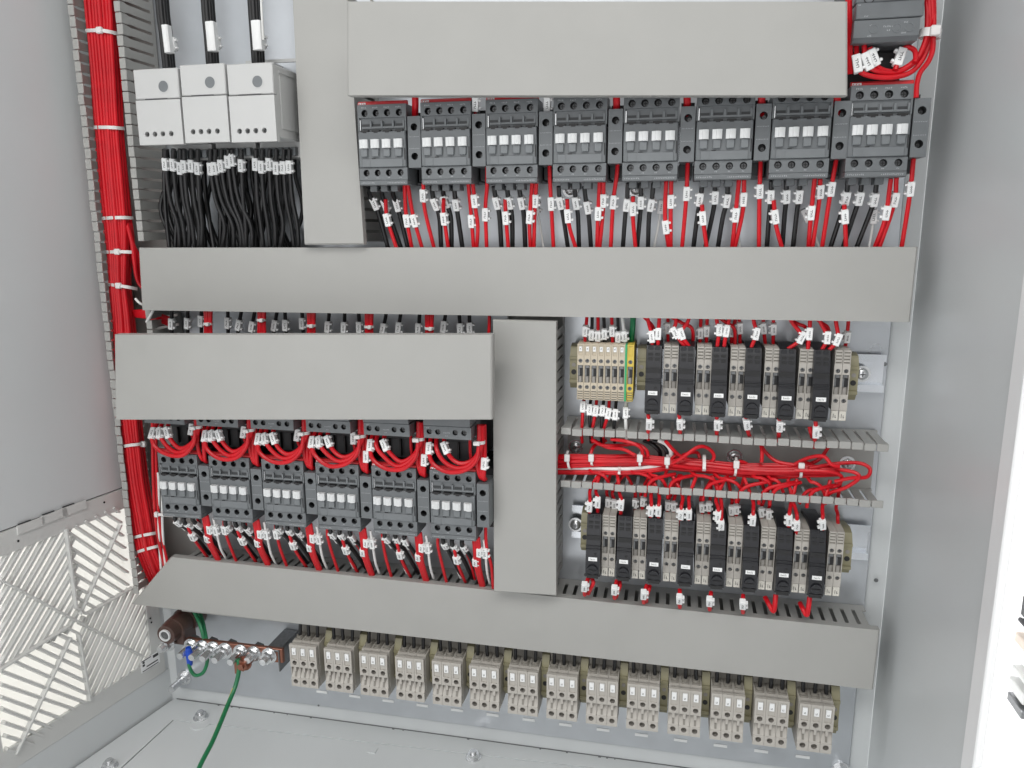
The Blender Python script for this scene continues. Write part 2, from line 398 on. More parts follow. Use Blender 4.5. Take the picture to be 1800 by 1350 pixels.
b = MB(); b.box(-0.66, 0.24, -0.45, 0.0055, FZ - .016, FZ - .0085, 'dark'); cpart(b, 'gap_shade_sheet', False)  # dark sheet added below so the gland plate gap looks shaded
b = MB()   # welded seam and little notch
b.box(-0.56, 0.238, 0.0046, 0.0057, FZ - 0.0002, FZ + 0.0005, 'dull_steel')
for i in range(16):
    t = random.random(); p = atz(335 + (1480 - 335) * t, 1241 + (1390 - 1241) * t, FZ); h = random.uniform(0.0006, 0.0016)
    b.box(p.x - h, p.x + h, 0.0030, 0.0030 + h, FZ - 0.0002, FZ + 0.0004, 'dull_steel')
cpart(b, 'weld_seam')
def floorbolt():
    b = MB(); b.cyl((0, 0, 0), (0, 0, 1), 0.0085, 0.0014, 'steel', 20); b.cyl((0, 0, 0.0014), (0, 0, 1), 0.0066, 0.0048, 'steel', 6); b.cyl((0, 0, 0.0062), (0, 0, 1), 0.0035, 0.003, 'steel', 10)
    return b.mesh('bolt')
fb = floorbolt()
for (u, v) in ((353, 1262), (832, 1332), (193, 1348), (1330, 1400)):
    p = atz(u, v, FZ); link('bolt', fb, CAB, (p.x, p.y, FZ + CZ))
b = MB()
for (u, v) in ((352, 1272), (833, 1344)):
    p = atz(u, v, FZ); b = MB(); b.cyl((p.x, p.y, FZ - 0.0022), (0, 0, 1), 0.0115, 0.0024, 'paint', 20); cpart(b, 'clamp_tab')
p = atz(655, 1318, FZ); b = MB(); b.box(p.x - 0.005, p.x + 0.005, p.y - 0.005, p.y + 0.004, FZ - 0.0022, FZ + 0.0004, 'paint'); cpart(b, 'clamp_tab')
# stud bolts through the mounting plate, screws, holes
def stud(L):
    b = MB(); b.cyl((0, 0, 0), (0, -1, 0), 0.009, 0.0018, 'steel', 20); b.cyl((0, -.0018, 0), (0, -1, 0), 0.0068, 0.0055, 'steel', 6); b.cyl((0, -.0073, 0), (0, -1, 0), 0.0042, L, 'steel', 12)
    return b.mesh('bolt')
p = at(325, 1190, 0); link('bolt', stud(0.020), CAB, (p.x, 0, p.z + CZ))
p = at(1478, 1352, 0); link('bolt', stud(0.006), CAB, (p.x, 0, p.z + CZ))
def panhead():
    b = MB(); b.ring((0, 0, 0), (0, -1, 0), 0.003, 0.0075, 0.0009, 'steel', 20)
    n = 14; prof = [(0.0055, 0.0009), (0.0053, 0.0022), (0.0040, 0.0034), (0.0018, 0.0039)]
    vs = []
    for r, y in prof: vs += [(r * math.cos(2 * math.pi * i / n), -y, r * math.sin(2 * math.pi * i / n)) for i in range(n)]
    b.add(vs, [(q * n + i, q * n + (i + 1) % n, (q + 1) * n + (i + 1) % n, (q + 1) * n + i) for q in range(3) for i in range(n)] + [list(range(3 * n, 4 * n))], 'steel')
    b.box(-0.0024, 0.0024, -0.0041, -0.0030, -0.0005, 0.0005, 'dull_steel'); b.box(-0.0005, 0.0005, -0.0041, -0.0030, -0.0024, 0.0024, 'dull_steel')
    return b.mesh('screw')
ph = panhead()
for (u, v) in ((1515, 657), (1012, 785), (1012, 922), (1291, 802), (1489, 815), (1003, 333), (1118, 332)):
    y = -0.008 if (u, v) in ((1515, 657), (1012, 922)) else -0.0022
    p = at(u, v, y); link('screw', ph, CAB, (p.x, y, p.z + CZ))
b = MB()
for (u, v, r, sx) in ((1335, 801, .0045, 1.4), (1391, 804, .0045, 1.6), (1432, 804, .002, 1), (1030, 1010, .002, 1), (1540, 1020, .002, 1), (560, 1240, .0012, 1), (1555, 640, .002, 1)):
    p = at(u, v, 0); n = 16
    b.add([(p.x + r * sx * math.cos(2 * math.pi * i / n), -0.0003, p.z + r * math.sin(2 * math.pi * i / n)) for i in range(n)] + [(p.x + r * sx * math.cos(2 * math.pi * i / n), 0.0002, p.z + r * math.sin(2 * math.pi * i / n)) for i in range(n)],
          [list(range(n)), list(range(n, 2 * n))] + [(i, (i + 1) % n, n + (i + 1) % n, n + i) for i in range(n)], 'dull_steel')
cpart(b, 'plate_hole')

# ------------------------------------------------------------------ wire ducts
PITCH = 0.0103
def finger_mesh(depth, wide=0.72, lip=0.0058, p=PITCH):
    """along local x one pitch, depth to local -y, inward lip to local +z"""
    b = MB(); h = p / 2
    b.prismz([(-h * wide, -0.007), (h * wide, -0.007), (h * wide, -depth + 0.011), (h * 0.90, -depth + 0.007), (h * 0.90, -depth + 0.0012), (-h * 0.90, -depth + 0.0012), (-h * 0.90, -depth + 0.007), (-h * wide, -depth + 0.011)], -0.0007, 0.0007, 'duct')
    b.cbox(-h * 0.92, h * 0.92, -depth, -depth + 0.0016, -0.0009, lip, 'duct', 0.0004)
    return b.mesh('finger')
FM = finger_mesh(0.052)
def finger_row(root, p0, d, n, axis, flip, me=None):
    """n fingers from p0 on; axis 'x' walls lie flat, axis 'z' walls stand; flip = which way the lip turns"""
    for i in range(n):
        p = p0 + d * (i + 0.5) * PITCH
        if axis == 'x': R = Matrix.Identity(3) if flip > 0 else Matrix.Rotation(math.pi, 3, 'Y')
        else: R = Matrix(((0, 0, flip), (0, 1, 0), (-flip, 0, 0)))
        jit = Matrix.Rotation(random.uniform(-0.012, 0.012), 3, 'X')
        link('finger', me or FM, root, mw=Matrix.Translation(p) @ (R @ jit).to_4x4())
# 1 tall open duct at the side of the plate
T1 = thing('wire_duct', (-0.528, 0, -0.1), 'tall open slotted grey wire duct carrying the thick red cable bundle', 'wire duct')
XL, XR = -0.5565, -0.5005
b = MB(); b.box(XL + .528, XR + .528, -0.0022, -0.0005, -0.31, 0.5, 'duct'); b.box(XL + .5273, XL + .5287, -0.0072, -0.0022, -0.31, 0.5, 'duct'); b.box(XR + .5273, XR + .5287, -0.0072, -0.0022, -0.31, 0.5, 'duct'); b.build('duct_base', T1, smooth=False)
finger_row(T1, Vector((XL + .528, 0, -0.31)), Vector((0, 0, 1)), 74, 'z', 1)
for z0, n in ((-0.295, 6), (-0.118, 4), (-0.018, 36)):
    finger_row(T1, Vector((XR + .528, 0, z0 + 0.1)), Vector((0, 0, 1)), n, 'z', -1)

def cover_from(name, parent, org, quad, yf, depth, ch=0.0012):
    """a lid whose four front corners are measured points (tl, tr, br, bl); returns flanges behind the edge too"""
    P = [at(u, v, yf) for u, v in quad]; b = MB(); cen = sum(P, Vector()) / 4
    F = [p + (cen - p).normalized() * ch * 1.2 for p in P]
    B0 = [p + Vector((0, ch, 0)) for p in P]; B1 = [p + Vector((0, depth, 0)) for p in P]
    vs = [tuple(p - org) for p in F + B0 + B1]
    b.add(vs, [(0, 1, 2, 3)] + [(i, (i + 1) % 4, 4 + (i + 1) % 4, 4 + i) for i in range(4)] + [(4 + i, 4 + (i + 1) % 4, 8 + (i + 1) % 4, 8 + i) for i in range(4)] + [(11, 10, 9, 8)], 'duct')
    o = b.build(name, parent, smooth=True); return o, P
def closed_duct(label, quad, yf, axis, notes=None):
    P = [at(u, v, yf) for u, v in quad]; cen = sum(P, Vector()) / 4; org = Vector((cen.x, 0, cen.z))
    r = thing('wire_duct', org, label, 'wire duct')
    cover_from('cover', r, org, quad, yf, 0.007)
    b = MB(); x0 = max(P[0].x, P[3].x); x1 = min(P[1].x, P[2].x); z1 = min(P[0].z, P[1].z); z0 = max(P[2].z, P[3].z); i = 0.0015
    x0 += i; x1 -= i; z0 += i; z1 -= i; x0 -= org.x; x1 -= org.x; z0 -= org.z; z1 -= org.z
    b.box(x0, x1, -0.0022, -0.0005, z0, z1, 'duct')
    if axis == 'x':
        for z in (z0, z1 - .0014): b.box(x0, x1, -0.0095, -0.0022, z, z + .0014, 'duct')
    else:
        for x in (x0, x1 - .0014): b.box(x, x + .0014, -0.0095, -0.0022, z0, z1, 'duct')
    b.build('duct_base', r, smooth=False)
    me = finger_mesh(-yf - 0.0015, lip=0.003)
    if axis == 'x':
        n = int((x1 - x0) / PITCH)
        finger_row(r, Vector((x0, 0, z0 + .0007)), Vector((1, 0, 0)), n, 'x', 1, me); finger_row(r, Vector((x0, 0, z1 - .0007)), Vector((1, 0, 0)), n, 'x', -1, me)
    else:
        n = int((z1 - z0) / PITCH)
        finger_row(r, Vector((x0 + .0007, 0, z0)), Vector((0, 0, 1)), n, 'z', 1, me); finger_row(r, Vector((x1 - .0007, 0, z0)), Vector((0, 0, 1)), n, 'z', -1, me)
    return r, P
closed_duct('upright grey wire duct with its lid on, between the white modules and the upper contactors', [(512, -40), (608.5, -40), (640, 430), (535, 430.5)], -0.070, 'z')
closed_duct('long grey wire duct with closed lid, running level under the upper contactors', [(243, 435.5), (1614, 434), (1600, 566.5), (249, 545.5)], -0.062, 'x')
closed_duct('short upright grey wire duct with closed lid, beside the black fuse holders', [(866, 562), (978, 565), (978, 1048), (868, 1040.5)], -0.066, 'z')
# lids standing proud of the device rows
def lid(label, quad, yf, posts):
    P = [at(u, v, yf) for u, v in quad]; cen = sum(P, Vector()) / 4; org = Vector((cen.x, 0, cen.z))
    r = thing('cover_plate', org, label, 'cover plate')
    cover_from('lid', r, org, quad, yf, 0.010)
    for fx in posts:
        b = MB(); x = P[0].x + (P[1].x - P[0].x) * fx - org.x; b.box(x - 0.004, x + 0.004, yf + 0.010, -0.0005, -0.004, 0.004, 'dull_steel'); b.build('standoff', r, smooth=False)
lid('broad plain grey cover plate over the devices above the upper contactors', [(609.5, 2), (1490, 2), (1490, 168), (610, 168)], -0.112, (0.04, 0.96))
lid('plain grey cover plate in front of the motor starters, above the lower contactors', [(200.5, 588), (865, 588), (865, 738), (202, 738)], -0.114, (0.5, 0.9))
# open duct with the red loom
T2 = thing('wire_duct', (0.07, 0, -0.221), 'open slotted grey wire duct full of red wires between two terminal rows', 'wire duct')
ZT, ZB = 0.0285, -0.0285
b = MB(); b.box(-0.142, 0.147, -0.0022, -0.0005, ZB, ZT, 'duct'); b.box(-0.142, 0.147, -0.0072, -0.0022, ZT - .0007, ZT + .0007, 'duct'); b.box(-0.142, 0.147, -0.0072, -0.0022, ZB - .0007, ZB + .0007, 'duct'); b.build('duct_base', T2, smooth=False)
finger_row(T2, Vector((-0.142, 0, ZT)), Vector((1, 0, 0)), 28, 'x', -1); finger_row(T2, Vector((-0.142, 0, ZB)), Vector((1, 0, 0)), 28, 'x', 1)
# lowest duct, lid mitred at one end
YL = -0.050
P = [at(300, 978, YL), at(1547, 1108, YL), at(1535, 1213, YL), at(231, 1062, YL)]
org = Vector((-0.14, 0, -0.392))
T3 = thing('wire_duct', org, 'lowest long grey wire duct, its lid cut slanting at one end', 'wire duct')
cover_from('cover', T3, org, [(300, 979), (1547, 1108), (1535, 1213), (231, 1062)], YL, 0.008)
zt3 = P[1].z - 0.001 - org.z; zb3 = P[2].z + 0.001 - org.z; x0 = P[0].x - org.x + .004; x1 = P[2].x - org.x - .003
b = MB(); b.box(x0, x1, -0.0022, -0.0005, zb3, zt3, 'duct'); b.box(x0, x1, -0.0115, -0.0022, zt3 - .0014, zt3, 'duct'); b.box(x0, x1, -0.046, -0.0022, zb3, zb3 + .0014, 'duct'); b.build('duct_base', T3, smooth=False)
me = finger_mesh(0.0492, 0.66, 0.002)
finger_row(T3, Vector((x0, 0, zt3 - .0007)), Vector((1, 0, 0)), int((x1 - x0) / PITCH), 'x', -1, me)
#@@DEVICES
# ------------------------------------------------------------------ contactors
def screw_mesh(r, mt='screw_steel'):
    b = MB(); b.cyl((0, 0, 0), (0, -1, 0), r, 0.0012, mt, 12)
    b.box(-r * 0.75, r * 0.75, -0.0014, -0.001, -r * 0.14, r * 0.14, 'dark'); b.box(-r * 0.14, r * 0.14, -0.0014, -0.001, -r * 0.75, r * 0.75, 'dark')
    return b.mesh('screw')
SM = screw_mesh(0.0021)
SMR = screw_mesh(0.0017, 'dull_steel')
SMD = screw_mesh(0.0014, 'screw_steel')
def make_contactor():
    root = thing('contactor', (0, 0, 0), '', 'contactor', None)
    b = MB()
    b.box(-0.0218, 0.0218, -0.056, 0, -0.031, 0.031, 'grey_dark')
    b.box(-0.0222, 0.0222, -0.0745, -0.056, -0.0336, 0.0343, 'grey')
    xs = [-0.0224, -0.0104, 0.0000, 0.0104, 0.0224]; xc = [-0.0158, -0.0054, 0.0051, 0.0160]
    # top terminals
    zt, zb = 0.0342, 0.0233
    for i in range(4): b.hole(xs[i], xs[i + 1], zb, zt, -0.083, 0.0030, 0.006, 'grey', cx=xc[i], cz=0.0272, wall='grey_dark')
    b.sides(xs[0], xs[4], -0.083, -0.0745, zb, zt, 'grey')
    # stepped window under them
    b.box(-0.0216, 0.0216, -0.0812, -0.0745, 0.0116, 0.0232, 'grey')
    b.box(-0.0224, -0.0209, -0.0832, -0.0745, 0.0118, 0.0232, 'grey'); b.box(0.0211, 0.0224, -0.0832, -0.0745, 0.0118, 0.0232, 'grey')
    b.box(-0.0207, -0.0201, -0.0826, -0.0812, 0.0125, 0.0215, 'steel')
    for x in (-0.0104, -0.0002, 0.0102, 0.0200): b.box(x - 0.0008, x + 0.0008, -0.0836, -0.0812, 0.0150, 0.0204, 'grey_lite')
    b.box(-0.0190, 0.0206, -0.0832, -0.0812, 0.0142, 0.0158, 'grey_lite')
    for x in xc:
        b.box(x - 0.0036, x + 0.0036, -0.0814, -0.0812, 0.0162, 0.0182, 'grey_dark')
        b.box(x - 0.0036, x + 0.0036, -0.0852, -0.0800, 0.0112, 0.0128, 'dark'); b.box(x - 0.0017, x + 0.0017, -0.0853, -0.0800, 0.0104, 0.0113, 'dark')
    # front plate with rounded edge
    b.cbox(-0.0220, 0.0220, -0.0850, -0.0745, -0.0189, 0.0117, 'grey', 0.0007)
    b.box(0.0205, 0.0214, -0.0852, -0.0848, -0.0128, -0.0030, 'dark')
    b.box(-0.0096, -0.0063, -0.0856, -0.0850, -0.0122, -0.0111, 'dark')
    # bottom terminals
    zt, zb = -0.0192, -0.0296
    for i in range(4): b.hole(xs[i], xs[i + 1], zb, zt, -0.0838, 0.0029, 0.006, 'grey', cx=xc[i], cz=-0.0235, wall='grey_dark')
    b.sides(xs[0], xs[4], -0.0838, -0.0745, zb, zt, 'grey')
    b.cbox(-0.0225, 0.0225, -0.0846, -0.0745, -0.0342, -0.0298, 'grey', 0.0006)
    b.build('body', root)
    b = MB()
    for x in xc:
        word_marks(b, x - 0.003, x + 0.002, -0.083, 0.0312, 0.0324, 'print', 4); word_marks(b, x - 0.001, x + 0.0012, -0.0838, -0.0282, -0.0272, 'print', 2)
    word_marks(b, -0.0205, -0.008, -0.0846, -0.0326, -0.0315, 'print', 9); word_marks(b, 0.004, 0.0205, -0.0846, -0.0326, -0.0315, 'print', 12)
    b.build('lettering', root, smooth=False)
    b = MB(); b.prism([(-0.0815, 0.0344), (-0.0815, 0.0360), (-0.0800, 0.0374), (-0.0765, 0.0374), (-0.0765, 0.0344)], -0.0224, 0.0224, 'red_label')
    rs = b.build('red_strip', root, smooth=False)
    b = MB(); b.box(-0.0216, -0.0150, -0.0818, -0.0814, 0.0346, 0.0362, 'white')
    word_marks(b, -0.0213, -0.0153, -0.0818, 0.0348, 0.0360, 'red_label', 3); b.build('logo', rs, smooth=False)
    b = MB(); b.prismz([(-0.0038, 0), (-0.0038, -0.0028), (-0.0012, -0.0034), (-0.0006, -0.0042), (0.0016, -0.0044), (0.0038, -0.0030), (0.0038, 0)], -0.0037, 0.0037, 'white')
    im = b.mesh('indicator')
    b = MB(); b.cbox(-0.0031, 0.0031, -0.0024, 0, -0.0036, 0.0036, 'grey_lite', 0.0005); sl = b.mesh('slider')
    for x in xc:
        link('indicator', im, root, (x - 0.0003, -0.0849, 0.0010)); link('slider', sl, root, (x - 0.0003, -0.0849, -0.0064))
        link('screw', SM, root, (x + 0.0004, -0.0778, 0.0272)); link('screw', SM, root, (x + 0.0004, -0.0786, -0.0235))
    b = MB(); b.cbox(-0.0182, 0.0190, -0.0857, -0.0849, -0.0186, -0.0116, 'grey_lite', 0.0003); b.cbox(-0.0180, -0.0112, -0.0860, -0.0856, -0.0184, -0.0118, 'grey_lite', 0.0001); b.build('label_plate', root)
    for x in (-0.0140, -0.0040, 0.0058):
        bb = MB(); bb.cbox(x - 0.0033, x + 0.0033, -0.0735, -0.060, -0.0392, -0.0337, 'grey', 0.0004); bb.build('terminal_tab', root)
    # auxiliary side block
    b = MB(); x0, x1 = 0.0236, 0.0352
    b.box(x0, x1 - 0.0006, -0.056, 0, -0.030, 0.030, 'grey_dark'); b.box(x0, x1, -0.0735, -0.056, -0.0196, 0.0234, 'grey')  # dark rear body fills the gap; its colour carries the shade there
    b.hole(x0, x1, 0.0064, 0.0234, -0.0834, 0.0031, 0.009, 'grey', cz=0.0145, wall='grey_dark'); b.hole(x0, x1, -0.0196, -0.0034, -0.0834, 0.0031, 0.009, 'grey', cz=-0.0100, wall='grey_dark')
    b.add([(x0, -0.0834, -0.0034), (x1, -0.0834, -0.0034), (x1, -0.0834, 0.0064), (x0, -0.0834, 0.0064)], [(0, 1, 2, 3)], 'grey')
    b.sides(x0, x1, -0.0834, -0.0735, -0.0196, 0.0234, 'grey')
    word_marks(b, x0 + 0.001, x1 - 0.001, -0.0834, 0.0060, 0.0067, 'print', 8); word_marks(b, x0 + 0.001, x1 - 0.001, -0.0834, -0.0038, -0.0031, 'print', 8)
    sb = b.build('side_block', root)
    link('screw', SMD, sb, ((x0 + x1) / 2 + 0.0010, -0.0752, 0.0140)); link('screw', SMD, sb, ((x0 + x1) / 2 + 0.0010, -0.0752, -0.0105))
    return root
CT = make_contactor(); CTT = tree_of(CT)
UPX = [-0.2500, -0.1920, -0.1340, -0.0759, -0.0177, 0.0406, 0.0988, 0.1559]      # left edges, 45 mm wide
UPZ = 0.1 - 0.0342
LOX = [-0.4845, -0.4263, -0.3677, -0.3097, -0.2513, -0.1926]; LOZ = -0.2303 - 0.0342
CONS = []
for i, x in enumerate(UPX):
    o = CT if i == 0 else copy_tree(CT, (0, 0, 0), CTT); o.location = (x + 0.0225, 0, UPZ); CONS.append(o)
    ends = {0: 'grey contactor with white indicators, beside the upright duct in the upper row', 7: 'grey contactor with white indicators at the cabinet wall, under the small motor starter'}
    SEEN.setdefault('', []); tag(o, ends.get(i, 'grey contactor with white indicators, %s in the upper row from the upright duct' % ORD[i]), 'contactor', 'grey contactors in two rows')
for i, x in enumerate(LOX):
    o = copy_tree(CT, (x + 0.0225, 0, LOZ), CTT)
    ends = {0: 'grey contactor with white indicators, lower row, next to the thick red bundle', 5: 'grey contactor with white indicators, lower row, touching the upright duct lid'}
    tag(o, ends.get(i, 'grey contactor with white indicators, %s in the lower row from the red bundle' % ORD[i]), 'contactor', 'grey contactors in two rows'); CONS.append(o)

# ------------------------------------------------------------------ motor starters
def make_starter():
    root = thing('motor_starter', (0, 0, 0), '', 'motor starter')
    b = MB()
    b.box(-0.0222, 0.0222, -0.064, 0, -0.012, 0.050, 'grey_dark'); b.box(-0.0225, 0.0225, -0.080, -0.064, -0.002, 0.062, 'grey')
    zt, zb = 0.0115, 0.0
    xs = [-0.0225, -0.0117, 0.0, 0.0117, 0.0225]; xc = [-0.0172, -0.0090, 0.0075, 0.0158]
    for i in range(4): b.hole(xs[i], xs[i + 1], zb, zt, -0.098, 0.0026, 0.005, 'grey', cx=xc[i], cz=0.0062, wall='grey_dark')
    b.sides(-0.0225, 0.0225, -0.098, -0.080, zb, zt, 'grey')
    b.cbox(-0.0223, 0.0223, -0.1000, -0.080, 0.0122, 0.030, 'grey', 0.0006); b.cbox(-0.0225, 0.0225, -0.0985, -0.080, 0.0305, 0.062, 'grey', 0.0006)
    b.build('body', root)
    b = MB(); word_marks(b, -0.0035, 0.003, -0.098, 0.0052, 0.0062, 'print', 5); word_marks(b, -0.002, 0.001, -0.098, 0.0025, 0.0034, 'print', 2); word_marks(b, -0.020, -0.017, -0.098, 0.0092, 0.0102, 'print', 2); b.build('lettering', root, smooth=False)
    for x in xc: link('screw', SM, root, (x, -0.0938, 0.0062))
    b = MB()
    b.cbox(-0.0212, 0.0212, -0.060, 0, -0.033, -0.0125, 'grey_dark', 0.001)
    for x in (-0.012, 0.0, 0.012): b.box(x - 0.0008, x + 0.0008, -0.064, -0.060, -0.030, -0.013, 'dark')
    b.build('link_module', root)
    return root
ST = make_starter(); STT = tree_of(ST)
for i, x in enumerate(LOX):
    o = ST if i == 0 else copy_tree(ST, (0, 0, 0), STT); o.location = (x + 0.0225 + 0.0005, 0, -0.1948)
    if i == 0: tag(o, 'grey motor starter peeping out below the cover plate, next to the red bundle', 'motor starter', 'motor starters under the cover plate')
    else: tag(o, 'grey motor starter peeping out below the cover plate, %s from the red bundle' % ORD[i], 'motor starter', 'motor starters under the cover plate')
# the one in view at the top corner
sx = (0.1517 + 0.1953) / 2
r = thing('motor_starter', (sx, 0, 0.1278), 'grey motor starter with a black rotary knob, alone in the top corner', 'motor starter')
b = MB()
b.box(-0.0210, 0.0210, -0.064, 0, -0.030, 0.10, 'grey_dark'); b.box(-0.0218, 0.0226, -0.082, -0.064, 0.0004, 0.10, 'grey')
b.prism([(-0.082, 0.0), (-0.0965, 0.0), (-0.1, 0.003), (-0.1, 0.0150), (-0.082, 0.0150)], -0.0222, 0.0226, 'grey')
b.cbox(-0.0218, 0.0242, -0.1012, -0.082, 0.0155, 0.0268, 'grey', 0.0006); b.cbox(-0.0222, 0.0226, -0.0985, -0.082, 0.0272, 0.10, 'grey', 0.0006)
b.build('body', r)
b = MB(); b.cyl((0.001, -0.0985, 0.0440), (0, -1, 0), 0.0092, 0.010, 'relay_black', 24, 0.0080); b.box(-0.001, 0.003, -0.1145, -0.1080, 0.0355, 0.0525, 'relay_black'); b.build('knob', r)
b = MB(); b.ring((-0.0130, -0.0984, 0.0300), (0, -1, 0), 0.0030, 0.0037, 0.0006, 'dark'); b.cyl((-0.0172, -0.0984, 0.0335), (0, -1, 0), 0.002, 0.001, 'dark', 10); b.build('dial', r)
bw = MB()
for (x, z, wd, k) in ((-0.002, 0.0095, 0.007, 6), (0.0005, 0.0068, 0.003, 2), (-0.0125, 0.0035, 0.003, 3), (0.0105, 0.0045, 0.0035, 4), (0.0118, 0.0118, 0.003, 3), (-0.0115, 0.0110, 0.002, 2)): word_marks(bw, x, x + wd, -0.1, z, z + 0.0011, 'print', k)
for (x, z, wd, k) in ((-0.0205, 0.0250, 0.002, 2), (-0.016, 0.0170, 0.003, 3)): word_marks(bw, x, x + wd, -0.1012, z, z + 0.0009, 'print', k)
for (x, z, wd, k) in ((-0.0145, 0.0390, 0.002, 2), (-0.009, 0.0335, 0.002, 2)): word_marks(bw, x, x + wd, -0.0985, z, z + 0.0012, 'white', k)
bl = MB(); bl.box(0.0075, 0.0180, -0.0988, -0.0985, 0.0305, 0.0326, 'white'); bl.build('rating_label', r, smooth=False); word_marks(bw, 0.0080, 0.0176, -0.0988, 0.0310, 0.0322, 'ink', 9)
bw.build('lettering', r, smooth=False)
for x, rr in ((-0.0085, 0.0032), (0.0072, 0.0032), (0.0158, 0.0032)):
    b = MB(); b.ring((x, -0.1000, 0.0088), (0, -1, 0), rr * 0.82, rr, 0.0004, 'grey_lite'); b.cyl((x, -0.0999, 0.0088), (0, -1, 0), rr * 0.8, 0.0002, 'grey', 16); b.build('screw_cover', r)
b = MB(); b.cbox(-0.020, 0.020, -0.068, 0, -0.028, -0.001, 'dark', 0.001); b.build('link_module', r)

# ------------------------------------------------------------------ white modules
for i, q in enumerate([((234, 122), (312, 119), (322, 252.5), (245, 256)), ((315, 115), (393, 110), (404.5, 248.5), (326, 252)), ((398, 112.5), (478, 109.5), (487, 249), (407, 249.5))]):
    yf = -0.098
    P = [at(u, v, yf) for u, v in q]; x0 = (P[0].x + P[3].x) / 2; x1 = (P[1].x + P[2].x) / 2; z1 = (P[0].z + P[1].z) / 2; z0 = (P[2].z + P[3].z) / 2
    W = x1 - x0; H = z1 - z0
    r = thing('surge_protector', (x0, 0, z0), ['white module with a grey round window, against the tall open duct', 'white module with a grey round window, in the middle of three', 'white module with a grey round window, against the upright duct'][i], 'electrical module', 'three white modules')
    b = MB()
    b.box(0.0012, W - 0.0012, -0.052, 0, -0.010, H - 0.004, 'offwhite')
    b.cbox(0.0006, W - 0.0006, -0.0925, -0.052, 0.004, H - 0.001, 'offwhite', 0.0006)
    zs_ = H * 0.60
    b.cbox(0, W, yf, -0.0925, zs_ + 0.0004, H, 'offwhite', 0.0008)
    zb_, zh0, zh1 = 0.0, H * 0.085, H * 0.20
    # lower door with four round holes
    xa = [0, W * .27, W * .45, W * .63, W * .88, W]; hx = [W * .19, W * .37, W * .55, W * .74]
    b.add([(0, yf, zh1), (W, yf, zh1), (W, yf, zs_ - .0004), (0, yf, zs_ - .0004)], [(0, 1, 2, 3)], 'offwhite')
    b.add([(0, yf, 0), (W, yf, 0), (W, yf, zh0), (0, yf, zh0)], [(0, 1, 2, 3)], 'offwhite')
    ex = [0, W * .28, W * .46, W * .645, W]
    for k in range(4): b.hole(ex[k], ex[k + 1], zh0, zh1, yf, 0.0024, 0.004, 'offwhite', 'dull_steel', cx=hx[k])
    b.sides(0, W, yf, -0.0925, 0, zs_ - .0004, 'offwhite')
    b.box(W * .22, W * .72, yf - 0.0002, yf, zs_ - 0.0002, zs_ + 0.0005, 'ink')
    b.build('housing', r)
    b = MB(); b.ring((W * .66, yf, H * .765), (0, -1, 0), 0.0049, 0.0056, 0.0003, 'offwhite', 24); b.cyl((W * .66, yf, H * .765), (0, -1, 0), 0.0049, 0.0002, 'grey_lite', 24)
    o = b.build('status_window', r); o['label'] = 'grey round window'
    b = MB(); b.box(W - 0.0006, W + 0.0002, -0.086, -0.058, H * .90, H * .93, 'offwhite'); b.box(W - 0.0006, W + 0.0002, -0.086, -0.054, H * .18, H * .86, 'offwhite'); b.build('side_panel', r)
    b = MB()
    for k in range(6): b.cbox(W * (.06 + .15 * k), W * (.06 + .15 * k) + 0.0048, -0.058, -0.040, -0.0085, -0.001, 'grey_lite', 0.0005)
    b.build('terminal_comb', r)
r = thing('plastic_rack', (-0.335, 0, 0.17), 'thin white plastic frame standing behind the white modules', 'frame')
b = MB(); b.box(-0.05, 0.075, -0.030, -0.027, -0.020, -0.017, 'offwhite')
for x in (-0.03, 0.02, 0.045, 0.072): b.box(x, x + 0.003, -0.0265, -0.0005, -0.026, -0.0172, 'offwhite')
b.build('rail', r, smooth=False)

